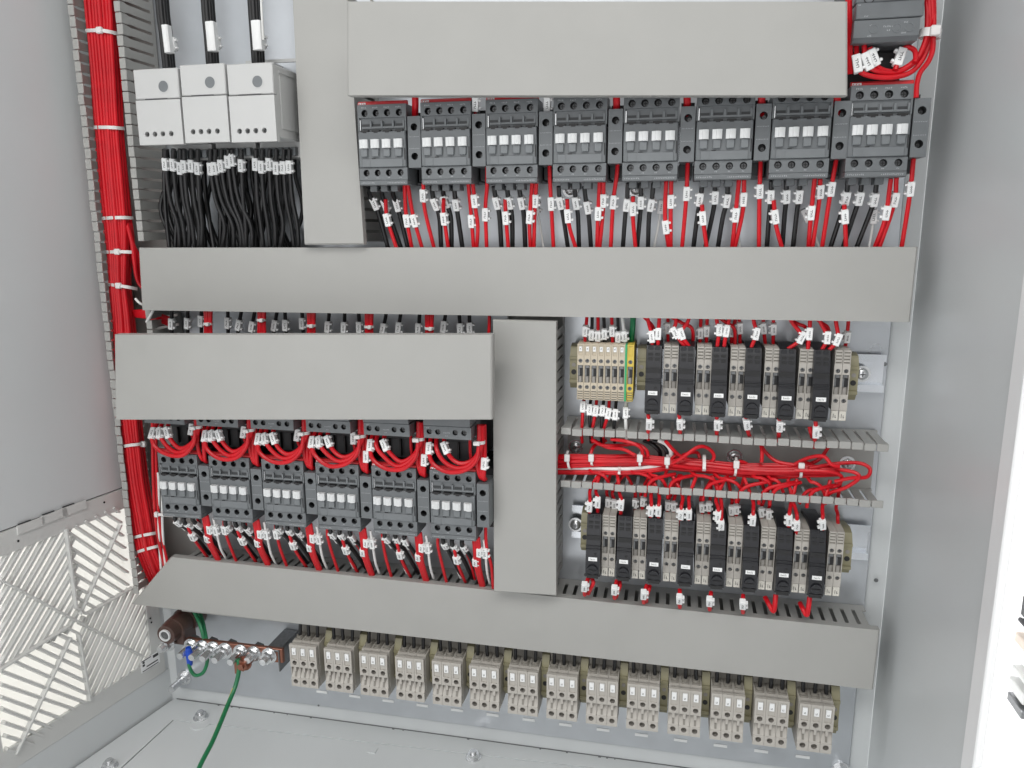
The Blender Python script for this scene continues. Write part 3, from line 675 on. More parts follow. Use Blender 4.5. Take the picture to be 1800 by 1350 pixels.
# ------------------------------------------------------------------ terminal blocks
def make_terminal(name, wd, H, yf, feats, mt='beige', prof=None, foot=True, accent=None):
    """a stack of bands down the front: (kind, height share)"""
    root = thing(name, (0, 0, 0), '', 'terminal block'); b = MB(); h = H / 2; w2 = wd / 2 - 0.00012
    pr = prof or [(0, -h * .78), (-yf * 0.0, -h * .78)]
    b.prism(prof, -w2, w2, mt)
    extra = []
    tot = sum(f[1] for f in feats); z = h
    yb = yf + 0.0035
    for f in feats:
        k, sh = f[0], f[1] * H / tot; z0, z1 = z - sh, z; z = z0; zc = (z0 + z1) / 2
        if k == 'plain': b.box(-w2, w2, yf, yb, z0, z1, mt)
        elif k == 'hole':
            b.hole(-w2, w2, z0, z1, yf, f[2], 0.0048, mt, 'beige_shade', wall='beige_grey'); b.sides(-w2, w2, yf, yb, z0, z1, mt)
            if wd < 0.009: extra.append(('screw', zc))
        elif k == 'tag':
            b.box(-w2, -w2 * .62, yf, yb, z0, z1, mt); b.box(w2 * .62, w2, yf, yb, z0, z1, mt); b.box(-w2 * .62, w2 * .62, yf + 0.001, yb, z0, z1, mt)
            extra.append(('tag', z0, z1))
        elif k == 'lever':
            b.prism([(yf + 0.0064, z1), (yf + 0.0003, z0), (yf + 0.0076, z0), (yf + 0.0076, z1)], -w2 * .9, w2 * .9, mt)
            b.box(-w2, -w2 * .9, yf + 0.0012, yb + 0.003, z0, z1, mt); b.box(w2 * .9, w2, yf + 0.0012, yb + 0.003, z0, z1, mt)
            b.box(-w2 * .84, w2 * .84, yf + 0.0040, yf + 0.0075, z1 - sh * .20, z1 - sh * .01, 'dark')  # shadow under the upper step, put in as a dark bar
            b.box(-w2 * .24, w2 * .24, yf + 0.0003, yf + 0.0050, z1 - sh * .42, z1, mt)
            b.prism([(yf + 0.0026, z1 - sh * .42), (yf + 0.0004, z0 + sh * .08), (yf + 0.0050, z0 + sh * .08), (yf + 0.0050, z1 - sh * .42)], -w2 * .20, w2 * .20, 'beige_shade')
        elif k == 'clamp':
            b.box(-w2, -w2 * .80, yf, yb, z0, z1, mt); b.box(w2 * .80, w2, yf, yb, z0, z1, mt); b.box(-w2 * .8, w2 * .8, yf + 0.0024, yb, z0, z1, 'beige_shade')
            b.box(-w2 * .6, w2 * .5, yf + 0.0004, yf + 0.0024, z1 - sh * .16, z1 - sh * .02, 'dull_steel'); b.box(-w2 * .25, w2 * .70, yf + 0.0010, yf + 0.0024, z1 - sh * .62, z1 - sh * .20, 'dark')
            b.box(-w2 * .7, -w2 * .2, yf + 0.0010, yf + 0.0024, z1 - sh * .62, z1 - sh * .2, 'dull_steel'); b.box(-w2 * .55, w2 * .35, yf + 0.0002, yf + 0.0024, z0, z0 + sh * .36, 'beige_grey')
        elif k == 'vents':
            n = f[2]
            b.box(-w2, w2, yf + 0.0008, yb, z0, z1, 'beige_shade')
            for i in range(n + 1):
                zz = z0 + (z1 - z0) * i / n; b.box(-w2, w2, yf, yf + 0.0008, zz - sh / n * .26 if i else zz, zz + sh / n * .26 if i < n else zz, mt)
            b.box(-w2, -w2 * .8, yf, yf + 0.0008, z0, z1, mt); b.box(w2 * .8, w2, yf, yf + 0.0008, z0, z1, mt)
    b.build('body', root)
    for e in extra:
        if e[0] == 'screw': link('screw', SMR if wd < 0.009 else SM, root, (0, yf + 0.0028, e[1]))
        else:
            t = MB(); zz = e[1] + (e[2] - e[1]) * .38; t.box(-w2 * .44, w2 * .44, yf - 0.0004, yf + 0.001, zz, e[2] - 0.0014, 'tag'); word_marks(t, -w2 * .2, w2 * .25, yf - 0.0004, zz + 0.0015, zz + 0.0035, 'ink', 2)
            t.build('marker', root, smooth=False)
    if accent: accent(root, w2, h, yf)
    return root
# bottom row: fourteen groups of three
TW, TP, TPT = 0.0313 / 3, 0.0402, -0.3644
prof = [(-0.034, -0.0255), (-0.054, -0.0247), (-0.0525, -0.0240), (-0.0525, 0.0240), (-0.050, 0.0247), (-0.034, 0.0247)]
BT = make_terminal('terminal_block', TW, 0.0495, -0.060, [('plain', .05), ('tag', .30), ('hole', .16, 0.0026), ('plain', .02), ('lever', .26), ('hole', .18, 0.0027), ('plain', .03)], prof=prof)
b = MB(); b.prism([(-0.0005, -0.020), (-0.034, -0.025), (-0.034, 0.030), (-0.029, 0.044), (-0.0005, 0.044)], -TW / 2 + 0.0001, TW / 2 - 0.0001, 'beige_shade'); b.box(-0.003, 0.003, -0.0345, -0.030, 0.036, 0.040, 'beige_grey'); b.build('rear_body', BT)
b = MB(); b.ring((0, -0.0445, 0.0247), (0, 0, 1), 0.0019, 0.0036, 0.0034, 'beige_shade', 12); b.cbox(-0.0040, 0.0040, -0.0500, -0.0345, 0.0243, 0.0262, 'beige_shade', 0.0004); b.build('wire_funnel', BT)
BTT = tree_of(BT)
zB = -0.4452 - 0.02475
POS3 = ['first', 'middle', 'last']
first = True
for g in range(14):
    for k in range(3):
        o = BT if first else copy_tree(BT, (0, 0, 0), BTT); first = False
        o.location = (TPT + g * TP + TW * (k + 0.5), 0, zB)
        tag(o, 'beige terminal, %s of three in the %s bottom group from the copper' % (POS3[k], ORD[g]), 'terminal block', 'beige terminals along the bottom')
def make_clamp(wd, H, yf, z_shift=0):
    root = thing('end_clamp', (0, 0, 0), '', 'end clamp'); b = MB(); h = H / 2; w2 = wd / 2
    b.prism([(-0.0005, -h * .8), (yf * .6, -h), (yf * .85, -h * .9), (yf, -h * .55), (yf, h * .5), (yf * .86, h * .9), (yf * .6, h), (-0.0005, h * .85)], -w2, w2, 'olive')
    b.box(-w2 * 1.02, w2 * 1.02, yf - 0.0012, yf * .8, -h * .62, -h * .48, 'olive'); b.box(-w2 * 1.02, w2 * 1.02, yf - 0.0012, yf * .8, h * .40, h * .52, 'olive')
    b.build('body', root)
    b = MB(); b.cyl((0, yf + 0.0002, -h * .15), (0, -1, 0), w2 * .62, 0.0008, 'dark', 12); b.cyl((0, yf + 0.0002, h * .16), (0, -1, 0), w2 * .5, 0.0008, 'beige_grey', 12); b.build('screw', root)
    return root
BC = make_clamp(0.0078, 0.056, -0.041); BCT = tree_of(BC)
for g in range(14):
    o = BC if g == 0 else copy_tree(BC, (0, 0, 0), BCT); o.location = (TPT + g * TP + 0.0313 + 0.0044, 0, zB + 0.006)
    tag(o, 'olive end clamp after the %s beige bottom group from the copper bar' % ORD[g], 'end clamp', 'olive clamps along the bottom terminals')
b = MB(); b.cbox(-0.0165, 0.0165, -0.0006, 0.0, -0.0018, 0.0018, 'tag', 0.0001); sm = b.mesh('sticker')
for g in range(14):
    p = at(570 + 0, 1212, -0.0003); q0 = at(566, 1216, 0); q1 = at(1411, 1330, 0)
    if g in (0,): q = q0
    t = g / 13; q = q0.lerp(q1, t)
    o = link('sticker', sm, None, (q.x, 0, q.z)); o.scale = (0.42, 1, 0.9)
    tag(o, 'white paper strip under the %s beige bottom group from the copper bar' % ORD[g], 'sticker', 'white strips under the bottom terminals')
def din_rail(x0, x1, z, label, slots=True):
    r = thing('mounting_rail', ((x0 + x1) / 2, 0, z), label, 'mounting rail'); L = (x1 - x0) / 2
    b = MB(); prof = [(-0.0003, -0.0125), (-0.0072, -0.0125), (-0.0072, -0.0175), (-0.0086, -0.0175), (-0.0086, -0.0108), (-0.0016, -0.0108), (-0.0016, 0.0108), (-0.0086, 0.0108), (-0.0086, 0.0175), (-0.0072, 0.0175), (-0.0072, 0.0125), (-0.0003, 0.0125)]
    b.prism(prof, -L, L, 'rail_metal'); b.build('rail', r, smooth=False)
    return r
din_rail(-0.37, 0.205, zB + 0.004, 'steel rail carrying the bottom row of beige terminals')
din_rail(-0.064, 0.2185, -0.1375, 'steel rail carrying the upper row of beige and black terminals')
din_rail(-0.066, 0.2185, -0.3015, 'steel rail carrying the lower row of beige and black terminals')
din_rail(-0.26, 0.22, UPZ, 'steel rail behind the upper contactors')
din_rail(-0.49, -0.135, LOZ, 'steel rail behind the lower contactors')

# strip of small terminals
prof = [(-0.0005, -0.0230), (-0.030, -0.0270), (-0.046, -0.0262), (-0.0478, -0.0250), (-0.0478, 0.0250), (-0.046, 0.0262), (-0.030, 0.0270), (-0.0005, 0.0230)]
SW = 0.0063
FT = [('plain', .02), ('tag', .18), ('plain', .04), ('hole', .12, 0.0019), ('plain', .02), ('clamp', .31), ('plain', .02), ('hole', .12, 0.0019), ('vents', .17, 4)]
S1 = make_terminal('terminal_block', SW, 0.0525, -0.0512, FT, 'beige_warm', prof=prof); S1T = tree_of(S1)
zS = -0.1370
for i in range(7):
    o = S1 if i == 0 else copy_tree(S1, (0, 0, 0), S1T); o.location = (-0.0572 + SW * (i + 0.5), 0, zS)
    tag(o, 'small beige terminal, %s of seven in the strip from the upright duct' % ORD[i], 'terminal block', 'seven small beige terminals in a strip')
S2 = make_terminal('terminal_block', SW, 0.0525, -0.0512, FT, 'yellow', prof=prof); S2.location = (-0.0572 + SW * 7.75, 0, zS)
b = MB(); b.prism([(-0.02, -0.0270), (-0.0518, -0.0262), (-0.0518, 0.0262), (-0.02, 0.0270)], -0.0050, -0.00318, 'greenplastic'); o = b.build('green_stripe', S2); o['label'] = 'green half of the terminal'
tag(S2, 'green and yellow earth terminal at the end of the small beige strip', 'terminal block')
bm_ = [c for c in kids(S2) if c.name.startswith('marker')]
for c in bm_: bpy.data.objects.remove(c)
C2 = make_clamp(0.0078, 0.044, -0.040); tag(C2, 'olive end clamp between the upright duct and the small beige terminals', 'end clamp'); C2.location = (-0.0572 - 0.0044, 0, zS + 0.001); C2T = tree_of(C2)
o = copy_tree(C2, (0.0012, 0, zS + 0.001), C2T); tag(o, 'olive end clamp between the green and yellow terminal and a black holder', 'end clamp')
# relay row: beige pairs and black holders
prof = [(-0.0005, -0.0220), (-0.030, -0.0270), (-0.048, -0.0262), (-0.0510, -0.0255), (-0.0510, 0.0262), (-0.048, 0.0270), (-0.030, 0.0270), (-0.0005, 0.0235)]
R1 = make_terminal('terminal_block', 0.00655, 0.0530, -0.0545, [('plain', .01), ('vents', .22, 4), ('plain', .05), ('hole', .12, 0.0019), ('clamp', .33), ('plain', .04), ('hole', .13, 0.0019), ('plain', .10)], prof=prof)
b = MB(); b.cbox(-0.0029, 0.0029, -0.0545, -0.0515, -0.0355, -0.0268, 'cream_tag', 0.0003); word_marks(b, -0.0014, 0.0016, -0.0545, -0.0330, -0.0295, 'ink', 2)
o = b.build('marker', R1, smooth=False); R1T = tree_of(R1)
def make_holder():
    root = thing('fuse_holder', (0, 0, 0), '', 'fuse holder'); b = MB(); w2 = 0.0067
    b.prism([(-0.0005, -0.026), (-0.040, -0.034), (-0.058, -0.0315), (-0.066, -0.0285), (-0.0675, -0.020), (-0.0660, -0.006), (-0.0625, 0.006), (-0.0600, 0.020), (-0.0560, 0.0305), (-0.036, 0.034), (-0.0005, 0.030)], -w2, w2, 'relay_black')
    def yfz(z):
        k = [(-0.0285, -0.066), (-0.020, -0.0675), (-0.006, -0.066), (0.006, -0.0625), (0.020, -0.060), (0.0305, -0.056)]
        for (a, ya), (c, yc) in zip(k, k[1:]):
            if a <= z <= c: return ya + (yc - ya) * (z - a) / (c - a)
        return -0.06
    for z in (0.0015, -0.0012): b.cbox(-w2 * 1.02, w2 * 1.02, yfz(z) - 0.0012, yfz(z) + 0.003, z - 0.0006, z + 0.0006, 'relay_black', 0.0002)
    b.box(-w2 * .96, w2 * .96, yfz(0.009) - 0.0006, yfz(0.009) + 0.002, 0.0068, 0.0115, 'dark')
    for x in (-0.0030, 0.0030):
        b.box(x - 0.0021, x + 0.0021, yfz(0.019) - 0.0004, yfz(0.019) + 0.003, 0.0178, 0.0206, 'dark'); b.box(x - 0.0021, x + 0.0021, yfz(0.023) - 0.0004, yfz(0.023) + 0.003, 0.0216, 0.0244, 'dark')
        b.cbox(x - 0.0022, x + 0.0022, yfz(0.028) - 0.0005, yfz(0.028) + 0.003, 0.0255, 0.0300, 'relay_black', 0.0003)
    b.box(0.0012, 0.0034, yfz(-0.006) - 0.0004, yfz(-0.006) + 0.002, -0.0072, -0.0050, 'dark')
    b.box(-w2 * .8, w2 * .8, -0.0672, -0.060, -0.0300, -0.0265, 'dark')
    b.build('body', root)
    b = MB(); b.box(-0.0040, 0.0042, yfz(-0.0105) - 0.0008, yfz(-0.0105), -0.0124, -0.0088, 'tag'); word_marks(b, -0.0026, 0.0028, yfz(-0.0105) - 0.0008, -0.0115, -0.0098, 'ink', 5); b.build('marker', root, smooth=False)
    b = MB(); b.cyl((0, -0.0655, -0.0205), (0, -1, -0.12), 0.0052, 0.0036, 'relay_black', 20, 0.0048); b.box(-0.0036, 0.0036, -0.0697, -0.0690, -0.0212, -0.0205, 'dark'); b.build('knob', root)
    return root
H1 = make_holder(); H1T = tree_of(H1)
firstH = firstR = True
def rl(px, vt, y): return at(px, vt, y)
UB = [(505 + 595) / 2 - 45 for _ in [0]]
ub = [1134.5, 1194, 1254.5, 1312, 1373.5, 1434]   # edges of the black holders, row over the open duct, mid-height picture columns
ube = [547, 716, 885, 1058, 1233, 1410]
upl = [635, 804, 976, 1152, 1328, 1510]
for i in range(6):
    c = at(960 + (ube[i]) / 2.903, 540 + 330 / 2.903, -0.0645)
    o = H1 if firstH else copy_tree(H1, (0, 0, 0), H1T); firstH = False; o.location = (c.x, 0, -0.1405)
    tag(o, 'black fuse holder, %s from the green and yellow terminal, over the open duct' % ORD[i], 'fuse holder', 'black fuse holders in two rows')
    c = at(960 + (upl[i]) / 2.903, 540 + 330 / 2.903, -0.0545)
    for k in (0, 1):
        o = R1 if firstR else copy_tree(R1, (0, 0, 0), R1T); firstR = False; o.location = (c.x + (k - .5) * 0.0066, 0, -0.1365)
        tag(o, 'slim beige terminal, %s half of the %s pair from the green and yellow terminal' % (('near', 'far')[k], ORD[i]), 'terminal block', 'slim beige terminals over the open duct')
lbe = [240, 398, 553, 715, 878, 1046, 1218, 1388]; lpl = [320, 476, 636, 800, 963, 1130, 1302, 1476]
for i in range(8):
    c = at(960 + lbe[i] / 2.903, 740 + (625 + i * 8) / 2.903, -0.0645)
    o = copy_tree(H1, (c.x, 0, -0.3040), H1T)
    tag(o, 'black fuse holder, %s from the upright duct, under the open duct' % ORD[i], 'fuse holder', 'black fuse holders in two rows')
    c = at(960 + lpl[i] / 2.903, 740 + (610 + i * 10) / 2.903, -0.0545)
    for k in (0, 1):
        o = copy_tree(R1, (c.x + (k - .5) * 0.0066, 0, -0.3010), R1T)
        tag(o, 'slim beige terminal, %s half of the %s pair under the open duct' % (('near', 'far')[k], ORD[i]), 'terminal block', 'slim beige terminals under the open duct')
o = copy_tree(C2, (at(1501, 655, -0.04).x, 0, -0.1375), C2T); tag(o, 'olive end clamp closing the upper terminal row, beside a bare rail end', 'end clamp')
o = copy_tree(C2, (at(1028, 925, -0.04).x, 0, -0.3010), C2T); tag(o, 'olive end clamp closing the lower terminal row, beside the upright duct', 'end clamp')
o = copy_tree(C2, (at(1490, 965, -0.04).x, 0, -0.3020), C2T); tag(o, 'olive end clamp closing the lower terminal row, at the cabinet wall', 'end clamp')

# ------------------------------------------------------------------ earth bar
YB = -0.045
pA = at(345, 1138, YB); pB = at(488, 1155, YB)
r = thing('earth_bar', (pA.x, 0, pA.z), 'copper earth bar with a row of steel bolts, below the mitred duct lid', 'earth bar')
zc = (pA.z + pB.z) / 2 - pA.z
b = MB(); b.cbox(-0.013, pB.x - pA.x + 0.006, YB + 0.0005, YB + 0.0055, zc - 0.0075, zc + 0.0095, 'copper', 0.0008); b.build('bar', r)
def earthbolt(L):
    b = MB(); b.cyl((0, 0, 0), (0, -1, 0), 0.0092, 0.0016, 'steel', 22); b.ring((0, -0.0016, 0), (0, -1, 0), 0.0042, 0.0074, 0.0018, 'steel', 18)
    b.cyl((0, -0.0034, 0), (0, -1, 0), 0.0068, 0.0052, 'steel', 6)
    for k in range(5): b.cyl((0, -0.0086 - k * L / 5, 0), (0, -1, 0), 0.0042, L / 5, 'steel', 12, 0.0037)
    return b.mesh('bolt')
e1, e2 = earthbolt(0.014), earthbolt(0.007)
for (u, v, L) in ((337, 1137, 1), (357, 1141, 1), (376, 1144, 1), (397, 1146, 1), (424, 1149, 1), (447, 1152, 0), (474, 1157, 0), (296, 1138, 0)):
    p = at(u, v, YB); link('bolt', e1 if L else e2, r, (p.x - pA.x, YB + 0.0004, zc + 0.001))
for (u) in (340, 372, 405, 452):
    p = at(u, 1130, YB + 0.006); b = MB(); b.cyl((p.x - pA.x, YB + 0.0055, zc + 0.002), (0, 1, 0), 0.0078, 0.005, 'dull_steel', 6); b.build('bolt_head', r)
b = MB(); p = at(430, 1160, YB - 0.010)
b.ring((p.x - pA.x, YB - 0.010, zc - 0.005), (0, -1, 0), 0.0040, 0.0085, 0.002, 'copper', 22); b.box(p.x - pA.x - 0.0095, p.x - pA.x - 0.0065, YB - 0.016, YB - 0.006, zc - 0.016, zc + 0.004, 'copper')
b.cyl((p.x - pA.x, YB - 0.012, zc - 0.005), (0, -1, 0), 0.0068, 0.005, 'copper', 6); b.cyl((p.x - pA.x, YB - 0.017, zc - 0.005), (0, -1, 0), 0.0036, 0.003, 'copper', 12); b.build('cable_lug', r)
# insulator and support
pI = at(290, 1117, -0.054)
r2 = thing('insulator', (pI.x, pI.y, pI.z), 'brown round insulator post at the end of the copper earth bar', 'insulator')
b2 = MB(); b2.cyl((0.003, 0.0535, 0.001), (0, -1, 0), 0.0175, 0.022, 'brown', 24); b2.cyl((0.002, 0.0315, 0.0005), (0, -1, 0), 0.0160, 0.019, 'brown', 24, 0.0150); b2.cyl((0.0006, 0.0125, 0), (0, -1, 0), 0.0142, 0.0115, 'brown', 24, 0.0125)
b2.cbox(-0.011, 0.017, 0.012, 0.036, -0.021, 0.002, 'brown', 0.002); b2.build('post', r2); r2.scale = (0.88, 1, 0.88)
b = MB(); b.ring((0, 0.001, 0), (0, -1, 0), 0.0058, 0.0078, 0.0022, 'white', 24); b.cyl((0, 0.0012, 0), (0, -1, 0), 0.0057, 0.0008, 'dull_steel', 20); b.build('insert', r2)
p = at(303, 1140, -0.05)
q0 = at(480, 1150, -0.03)
r3 = thing('support_bracket', (q0.x, 0, q0.z), 'dark steel bracket holding the copper bar next to the first beige terminals', 'bracket')
b = MB(); pt = [at(u, v, y) for u, v, y in ((470, 1136, -0.040), (492, 1140, -0.040), (520, 1108, -0.001), (499, 1104, -0.001))]
zz = pt[0].z - q0.z; xa = pt[0].x - q0.x; xb = pt[1].x - q0.x + .002
b.cbox(xa, xb, -0.046, -0.0005, zz - 0.002, zz, 'dull_steel', 0.0004); b.cbox(xb - 0.0018, xb, -0.046, -0.0005, zz - 0.026, zz - 0.0022, 'dull_steel', 0.0004); b.build('plate', r3)
# ------------------------------------------------------------------ things seen past the cabinet edge
r = thing('storage_shelf', (at(1790, 1150, 0.6).x, 0.6, at(1790, 1222, 0.6).z), 'pale workshop shelf with odds and ends, half cut off past the cabinet edge', 'shelf')
org = Vector(r.location)
def far(name, u0, v0, u1, v1, mt, dp=0.05, dq=0.06):
    a = at(u0 - 5, v1, 0.6 + min(dp, dq)) - org; c = at(u1, v0, 0.6 + min(dp, dq)) - org; b = MB(); b.cbox(a.x, c.x, 0, min(dp, dq), a.z, c.z, mt, 0.002); b.build(name, r)
far('board', 1774, 1220, 1830, 1229, 'dull_steel', 0.3); far('bin', 1776, 1192, 1830, 1205, 'grille', 0.2); far('board', 1783, 1171, 1830, 1175, 'grille', 0.25)
far('tray', 1787, 1113, 1830, 1126, 'tan', 0.2); far('box', 1798, 1048, 1830, 1080, 'grey_dark', 0.2); far('upright', 1822, 900, 1834, 2150, 'paint_light', 0.3)
far('clip', 1793, 1084, 1797, 1091, 'ink', 0.03); far('clip', 1799, 1086, 1803, 1092, 'ink', 0.03)
#@@WIRES
# ------------------------------------------------------------------ wires
def spline(P, n):
    """Catmull-Rom through the points, n steps per span"""
    if len(P) == 2: return [P[0].lerp(P[1], i / n) for i in range(n + 1)]
    Q = [P[0] * 2 - P[1]] + P + [P[-1] * 2 - P[-2]]; out = []
    for i in range(1, len(Q) - 2):
        for k in range(n):
            t = k / n; a, b, c, d = Q[i - 1], Q[i], Q[i + 1], Q[i + 2]
            out.append(0.5 * (b * 2 + (c - a) * t + (a * 2 - b * 5 + c * 4 - d) * t * t + (b * 3 - a - c * 3 + d) * t ** 3))
    out.append(P[-1]); return out
def marker_mesh(flip, seed):
    random.seed(seed); b = MB(); w, L, d = 0.0028, 0.0060, 0.0027
    b.cbox(-w, w, -d, d, -L, L, 'tag', 0.0004)
    for z in (-0.0035, 0.0035): b.cbox(flip * w - (0.0004 if flip > 0 else 0.0019), flip * w + (0.0019 if flip > 0 else 0.0004), -d * .7, d * .6, z - 0.0009, z + 0.0009, 'tag', 0.0003)
    z = -0.0030
    for i in range(4):      # print runs along the marker
        h = random.choice((0.0009, 0.0012)); b.box(-0.0009, 0.0009, -d - 0.0001, -d, z, z + 0.00035, 'ink'); x = random.choice((-0.0009, 0.0, 0.0005)); b.box(x, x + 0.0004, -d - 0.0001, -d, z + 0.0003, z + 0.0012, 'ink'); z += 0.00155
    return b.mesh('wire_marker')
MK = {(f, k): marker_mesh(f, k) for f in (1, -1) for k in range(4)}
random.seed(11)
CATW = {'red': 'red', 'black': 'black', 'white_wire': 'white', 'green': 'green'}
def wire(pts, mt, r, label, group=None, marks=(), n=6, seg=9, flip=1, lean=0.0, size=1.0, name=None, mk=True):
    """pts are points of the cabinet; marks are shares of the length where a white sleeve sits"""
    S = spline([Vector(p) for p in pts], n); o0 = S[0].copy(); S2 = [p - o0 for p in S]
    b = MB(); b.tube(S2, r, mt, seg)
    o = b.build(name or CATW[mt] + '_wire', None, o0); tag(o, label, 'wire', group)
    Ls = [0]
    for a, c in zip(S2, S2[1:]): Ls.append(Ls[-1] + (c - a).length)
    for t in marks:
        d = t * Ls[-1]; i = max(k for k in range(len(Ls)) if Ls[k] <= d + 1e-9); i = min(i, len(S2) - 2)
        f = (d - Ls[i]) / max(1e-9, Ls[i + 1] - Ls[i]); p = S2[i].lerp(S2[i + 1], f)
        zax = (S2[max(0, i - 1)] - S2[min(len(S2) - 1, i + 2)]).normalized()
        if zax.z < 0: zax = -zax
        yax = Vector((lean + random.uniform(-.12, .12), 1, 0)); yax = (yax - zax * yax.dot(zax)).normalized(); xax = yax.cross(zax)
        M = Matrix((xax, yax, zax)).transposed().to_4x4(); M.translation = p
        link('wire_marker', MK[(flip, random.randrange(4))], o, mw=M @ Matrix.Scale(size, 4))
    return o
def share(P, v, z=None):
    return v
def pw(uv, y0, y1):
    n = len(uv) - 1
    return [at(u, v, y0 + (y1 - y0) * i / n) for i, (u, v) in enumerate(uv)]
def marks_at(P, tv, uvs, lim=1.0):
    """share of the path where picture row tv is crossed"""
    S = spline(P, 6); L = [0]
    for a, c in zip(S, S[1:]): L.append(L[-1] + (c - a).length)
    k = max(2, int(len(S) * lim)); best = min(range(k), key=lambda i: abs(proj(S[i])[1] - tv)); return L[best] / L[-1]
def proj(p):
    d = p - CAMC; q = d.dot(FWD); return 900 + FPX * d.dot(RIGHT) / q, 675 - FPX * d.dot(UP) / q

RB, RR = 0.00185, 0.00160
# 1 under the upper contactors: three black, short red, red pair, and one red from the side block
UPW = [
 [('k', 357, (649, 330), (651, 345), (663.6, 369.5), (682, 436)), ('k', 362, (669, 330), (673, 348), (682, 372), (705, 436)), ('k', 359, (689, 330), (692, 345), (700, 367), (717, 436)), ('r', 386, (678, 350), (679, 374), (685, 400), (697, 436)), ('r', 387, (711, 322), (714, 378), (724, 436)), ('r', 386, (716.5, 322), (726, 378), (742, 436))],
 [('r', 340, (744, 322), (746.5, 367), (763, 436)), ('k', 357, (759, 328), (762, 350), (772, 380), (775.6, 436)), ('k', 356, (778, 328), (781, 350), (792, 380), (794, 436)), ('k', 357, (798, 328), (801, 355), (805, 380), (813, 436)), ('r', 388, (780, 350), (780, 376), (788, 436)), ('r', 387, (823, 322), (827.5, 367), (832.6, 436)), ('r', 355, (831, 322), (836, 367), (840, 399), (838, 436)), ('s', 373, (856.5, 290), (856, 330), (853.4, 367), (855.5, 436))],
 [('k', 356, (868, 328), (872, 352), (878, 380), (881.5, 436)), ('k', 356, (891, 328), (894, 352), (900, 380), (901, 436)), ('k', 356, (912, 328), (916, 352), (921, 380), (923.5, 436)), ('r', 386, (888, 350), (889, 375), (893.5, 436)), ('r', 381, (935.5, 322), (931, 391), (932.5, 436)), ('r', 355, (943, 322), (940, 370), (938.5, 436)), ('s', 362, (966, 290), (967, 320), (969, 358), (973, 436))],
 [('k', 356, (982, 328), (984, 352), (990, 380), (998.5, 436)), ('k', 356, (1010, 328), (1012, 352), (1016, 380), (1018, 436)), ('k', 362, (1027, 328), (1030, 352), (1035, 380), (1039, 436)), ('r', 380, (997, 350), (1000, 394), (1012, 436)), ('r', 374, (1054, 320), (1051, 385), (1049.5, 436)), ('r', 349, (1061, 320), (1060, 370), (1054, 436)), ('s', 354, (1086, 286), (1084, 310), (1078, 355), (1073.5, 436))],
 [('k', 361, (1104, 322), (1102, 355), (1099, 380), (1095, 434)), ('k', 356, (1126, 322), (1127, 355), (1125, 380), (1120, 434)), ('k', 358, (1149, 322), (1145, 355), (1141, 380), (1139, 434)), ('r', 366, (1113, 345), (1112.5, 380), (1117, 434)), ('r', 395, (1171, 318), (1169, 380), (1175, 434)), ('r', 354, (1180, 318), (1179, 372), (1179, 434)), ('s', 340, (1209, 284), (1206, 352), (1199, 434))],
 [('k', 351, (1235, 320), (1231, 350), (1226, 380), (1219, 434)), ('k', 347, (1256, 318), (1257, 346), (1253, 374), (1240, 434)), ('k', 352, (1279, 318), (1278, 352), (1270, 385), (1262, 434)), ('r', 382, (1234, 360), (1237, 395), (1242, 434)), ('r', 376, (1299, 316), (1292, 388), (1287, 434)), ('r', 351, (1308, 316), (1306, 368), (1292, 434)), ('s', 334, (1337, 282), (1335, 348), (1334, 434))],
 [('k', 347, (1356, 318), (1355, 350), (1352, 380), (1348, 434)), ('k', 347, (1382, 318), (1382, 350), (1379, 380), (1375, 434)), ('k', 347, (1407, 318), (1404, 350), (1400, 380), (1394, 434)), ('r', 382, (1360, 352), (1364, 395), (1374, 434)), ('r', 369, (1432, 314), (1425, 384), (1421, 434)), ('r', 337, (1442, 314), (1440, 352), (1428, 434)), ('s', 335, (1470, 280), (1459, 344), (1445, 434))],
 [('k', 349, (1491, 318), (1487, 348), (1479, 375), (1460, 434)), ('k', 349, (1515, 318), (1511, 348), (1502, 375), (1482, 434)), ('k', 351, (1541, 318), (1537, 350), (1529, 375), (1506, 434)), ('r', 383, (1484, 360), (1486, 400), (1487, 434)), ('r', 375, (1566, 314), (1556, 384), (1538, 434)), ('r', 348, (1576, 312), (1571, 360), (1546, 434)), ('s', 333, (1606, 278), (1599, 344), (1585, 434))]]
NTH = ['first', 'second', 'third', 'fourth', 'fifth', 'sixth', 'seventh', 'eighth']
WH = lambda i: 'the %s upper contactor' % NTH[i]
for i, ws in enumerate(UPW):
    cnt = {'k': 0, 'r': 0, 's': 0}
    for kk in ws:
        c, tv, uv = kk[0], kk[1], list(kk[2:]); k = cnt[c]; cnt[c] += 1
        off = {'k': (-0.066, -0.046), 'r': (-0.068, -0.050), 's': (-0.070, -0.050)}[c]
        if c == 'r' and k == 0 and not (i == 1): off = (-0.062, -0.054)
        P = pw(uv, *off)
        lab = {'k': 'black wire, %s of three with a white marker under %s' % (['first', 'middle', 'last'][min(k, 2)], WH(i)),
               'r': 'red wire, %s with a white marker under %s' % (['first', 'second', 'third', 'fourth'][k], WH(i)),
               's': 'red wire with a white marker from the side block of the %s upper contactor' % NTH[i - 1 if c == 's' and i in () else i]}[c]
        if c == 's': lab = 'marked red wire from the side block by the %s upper contactor' % NTH[i - 1 if i in (1,) and False else i]
        wire(P, 'black' if c == 'k' else 'red', (0.0022 if i < 3 else 0.0020) if c == 'k' else 0.0018, lab, 'wires under the upper contactors', [marks_at(P, tv, uv)], flip=-1 if i > 4 else 1)
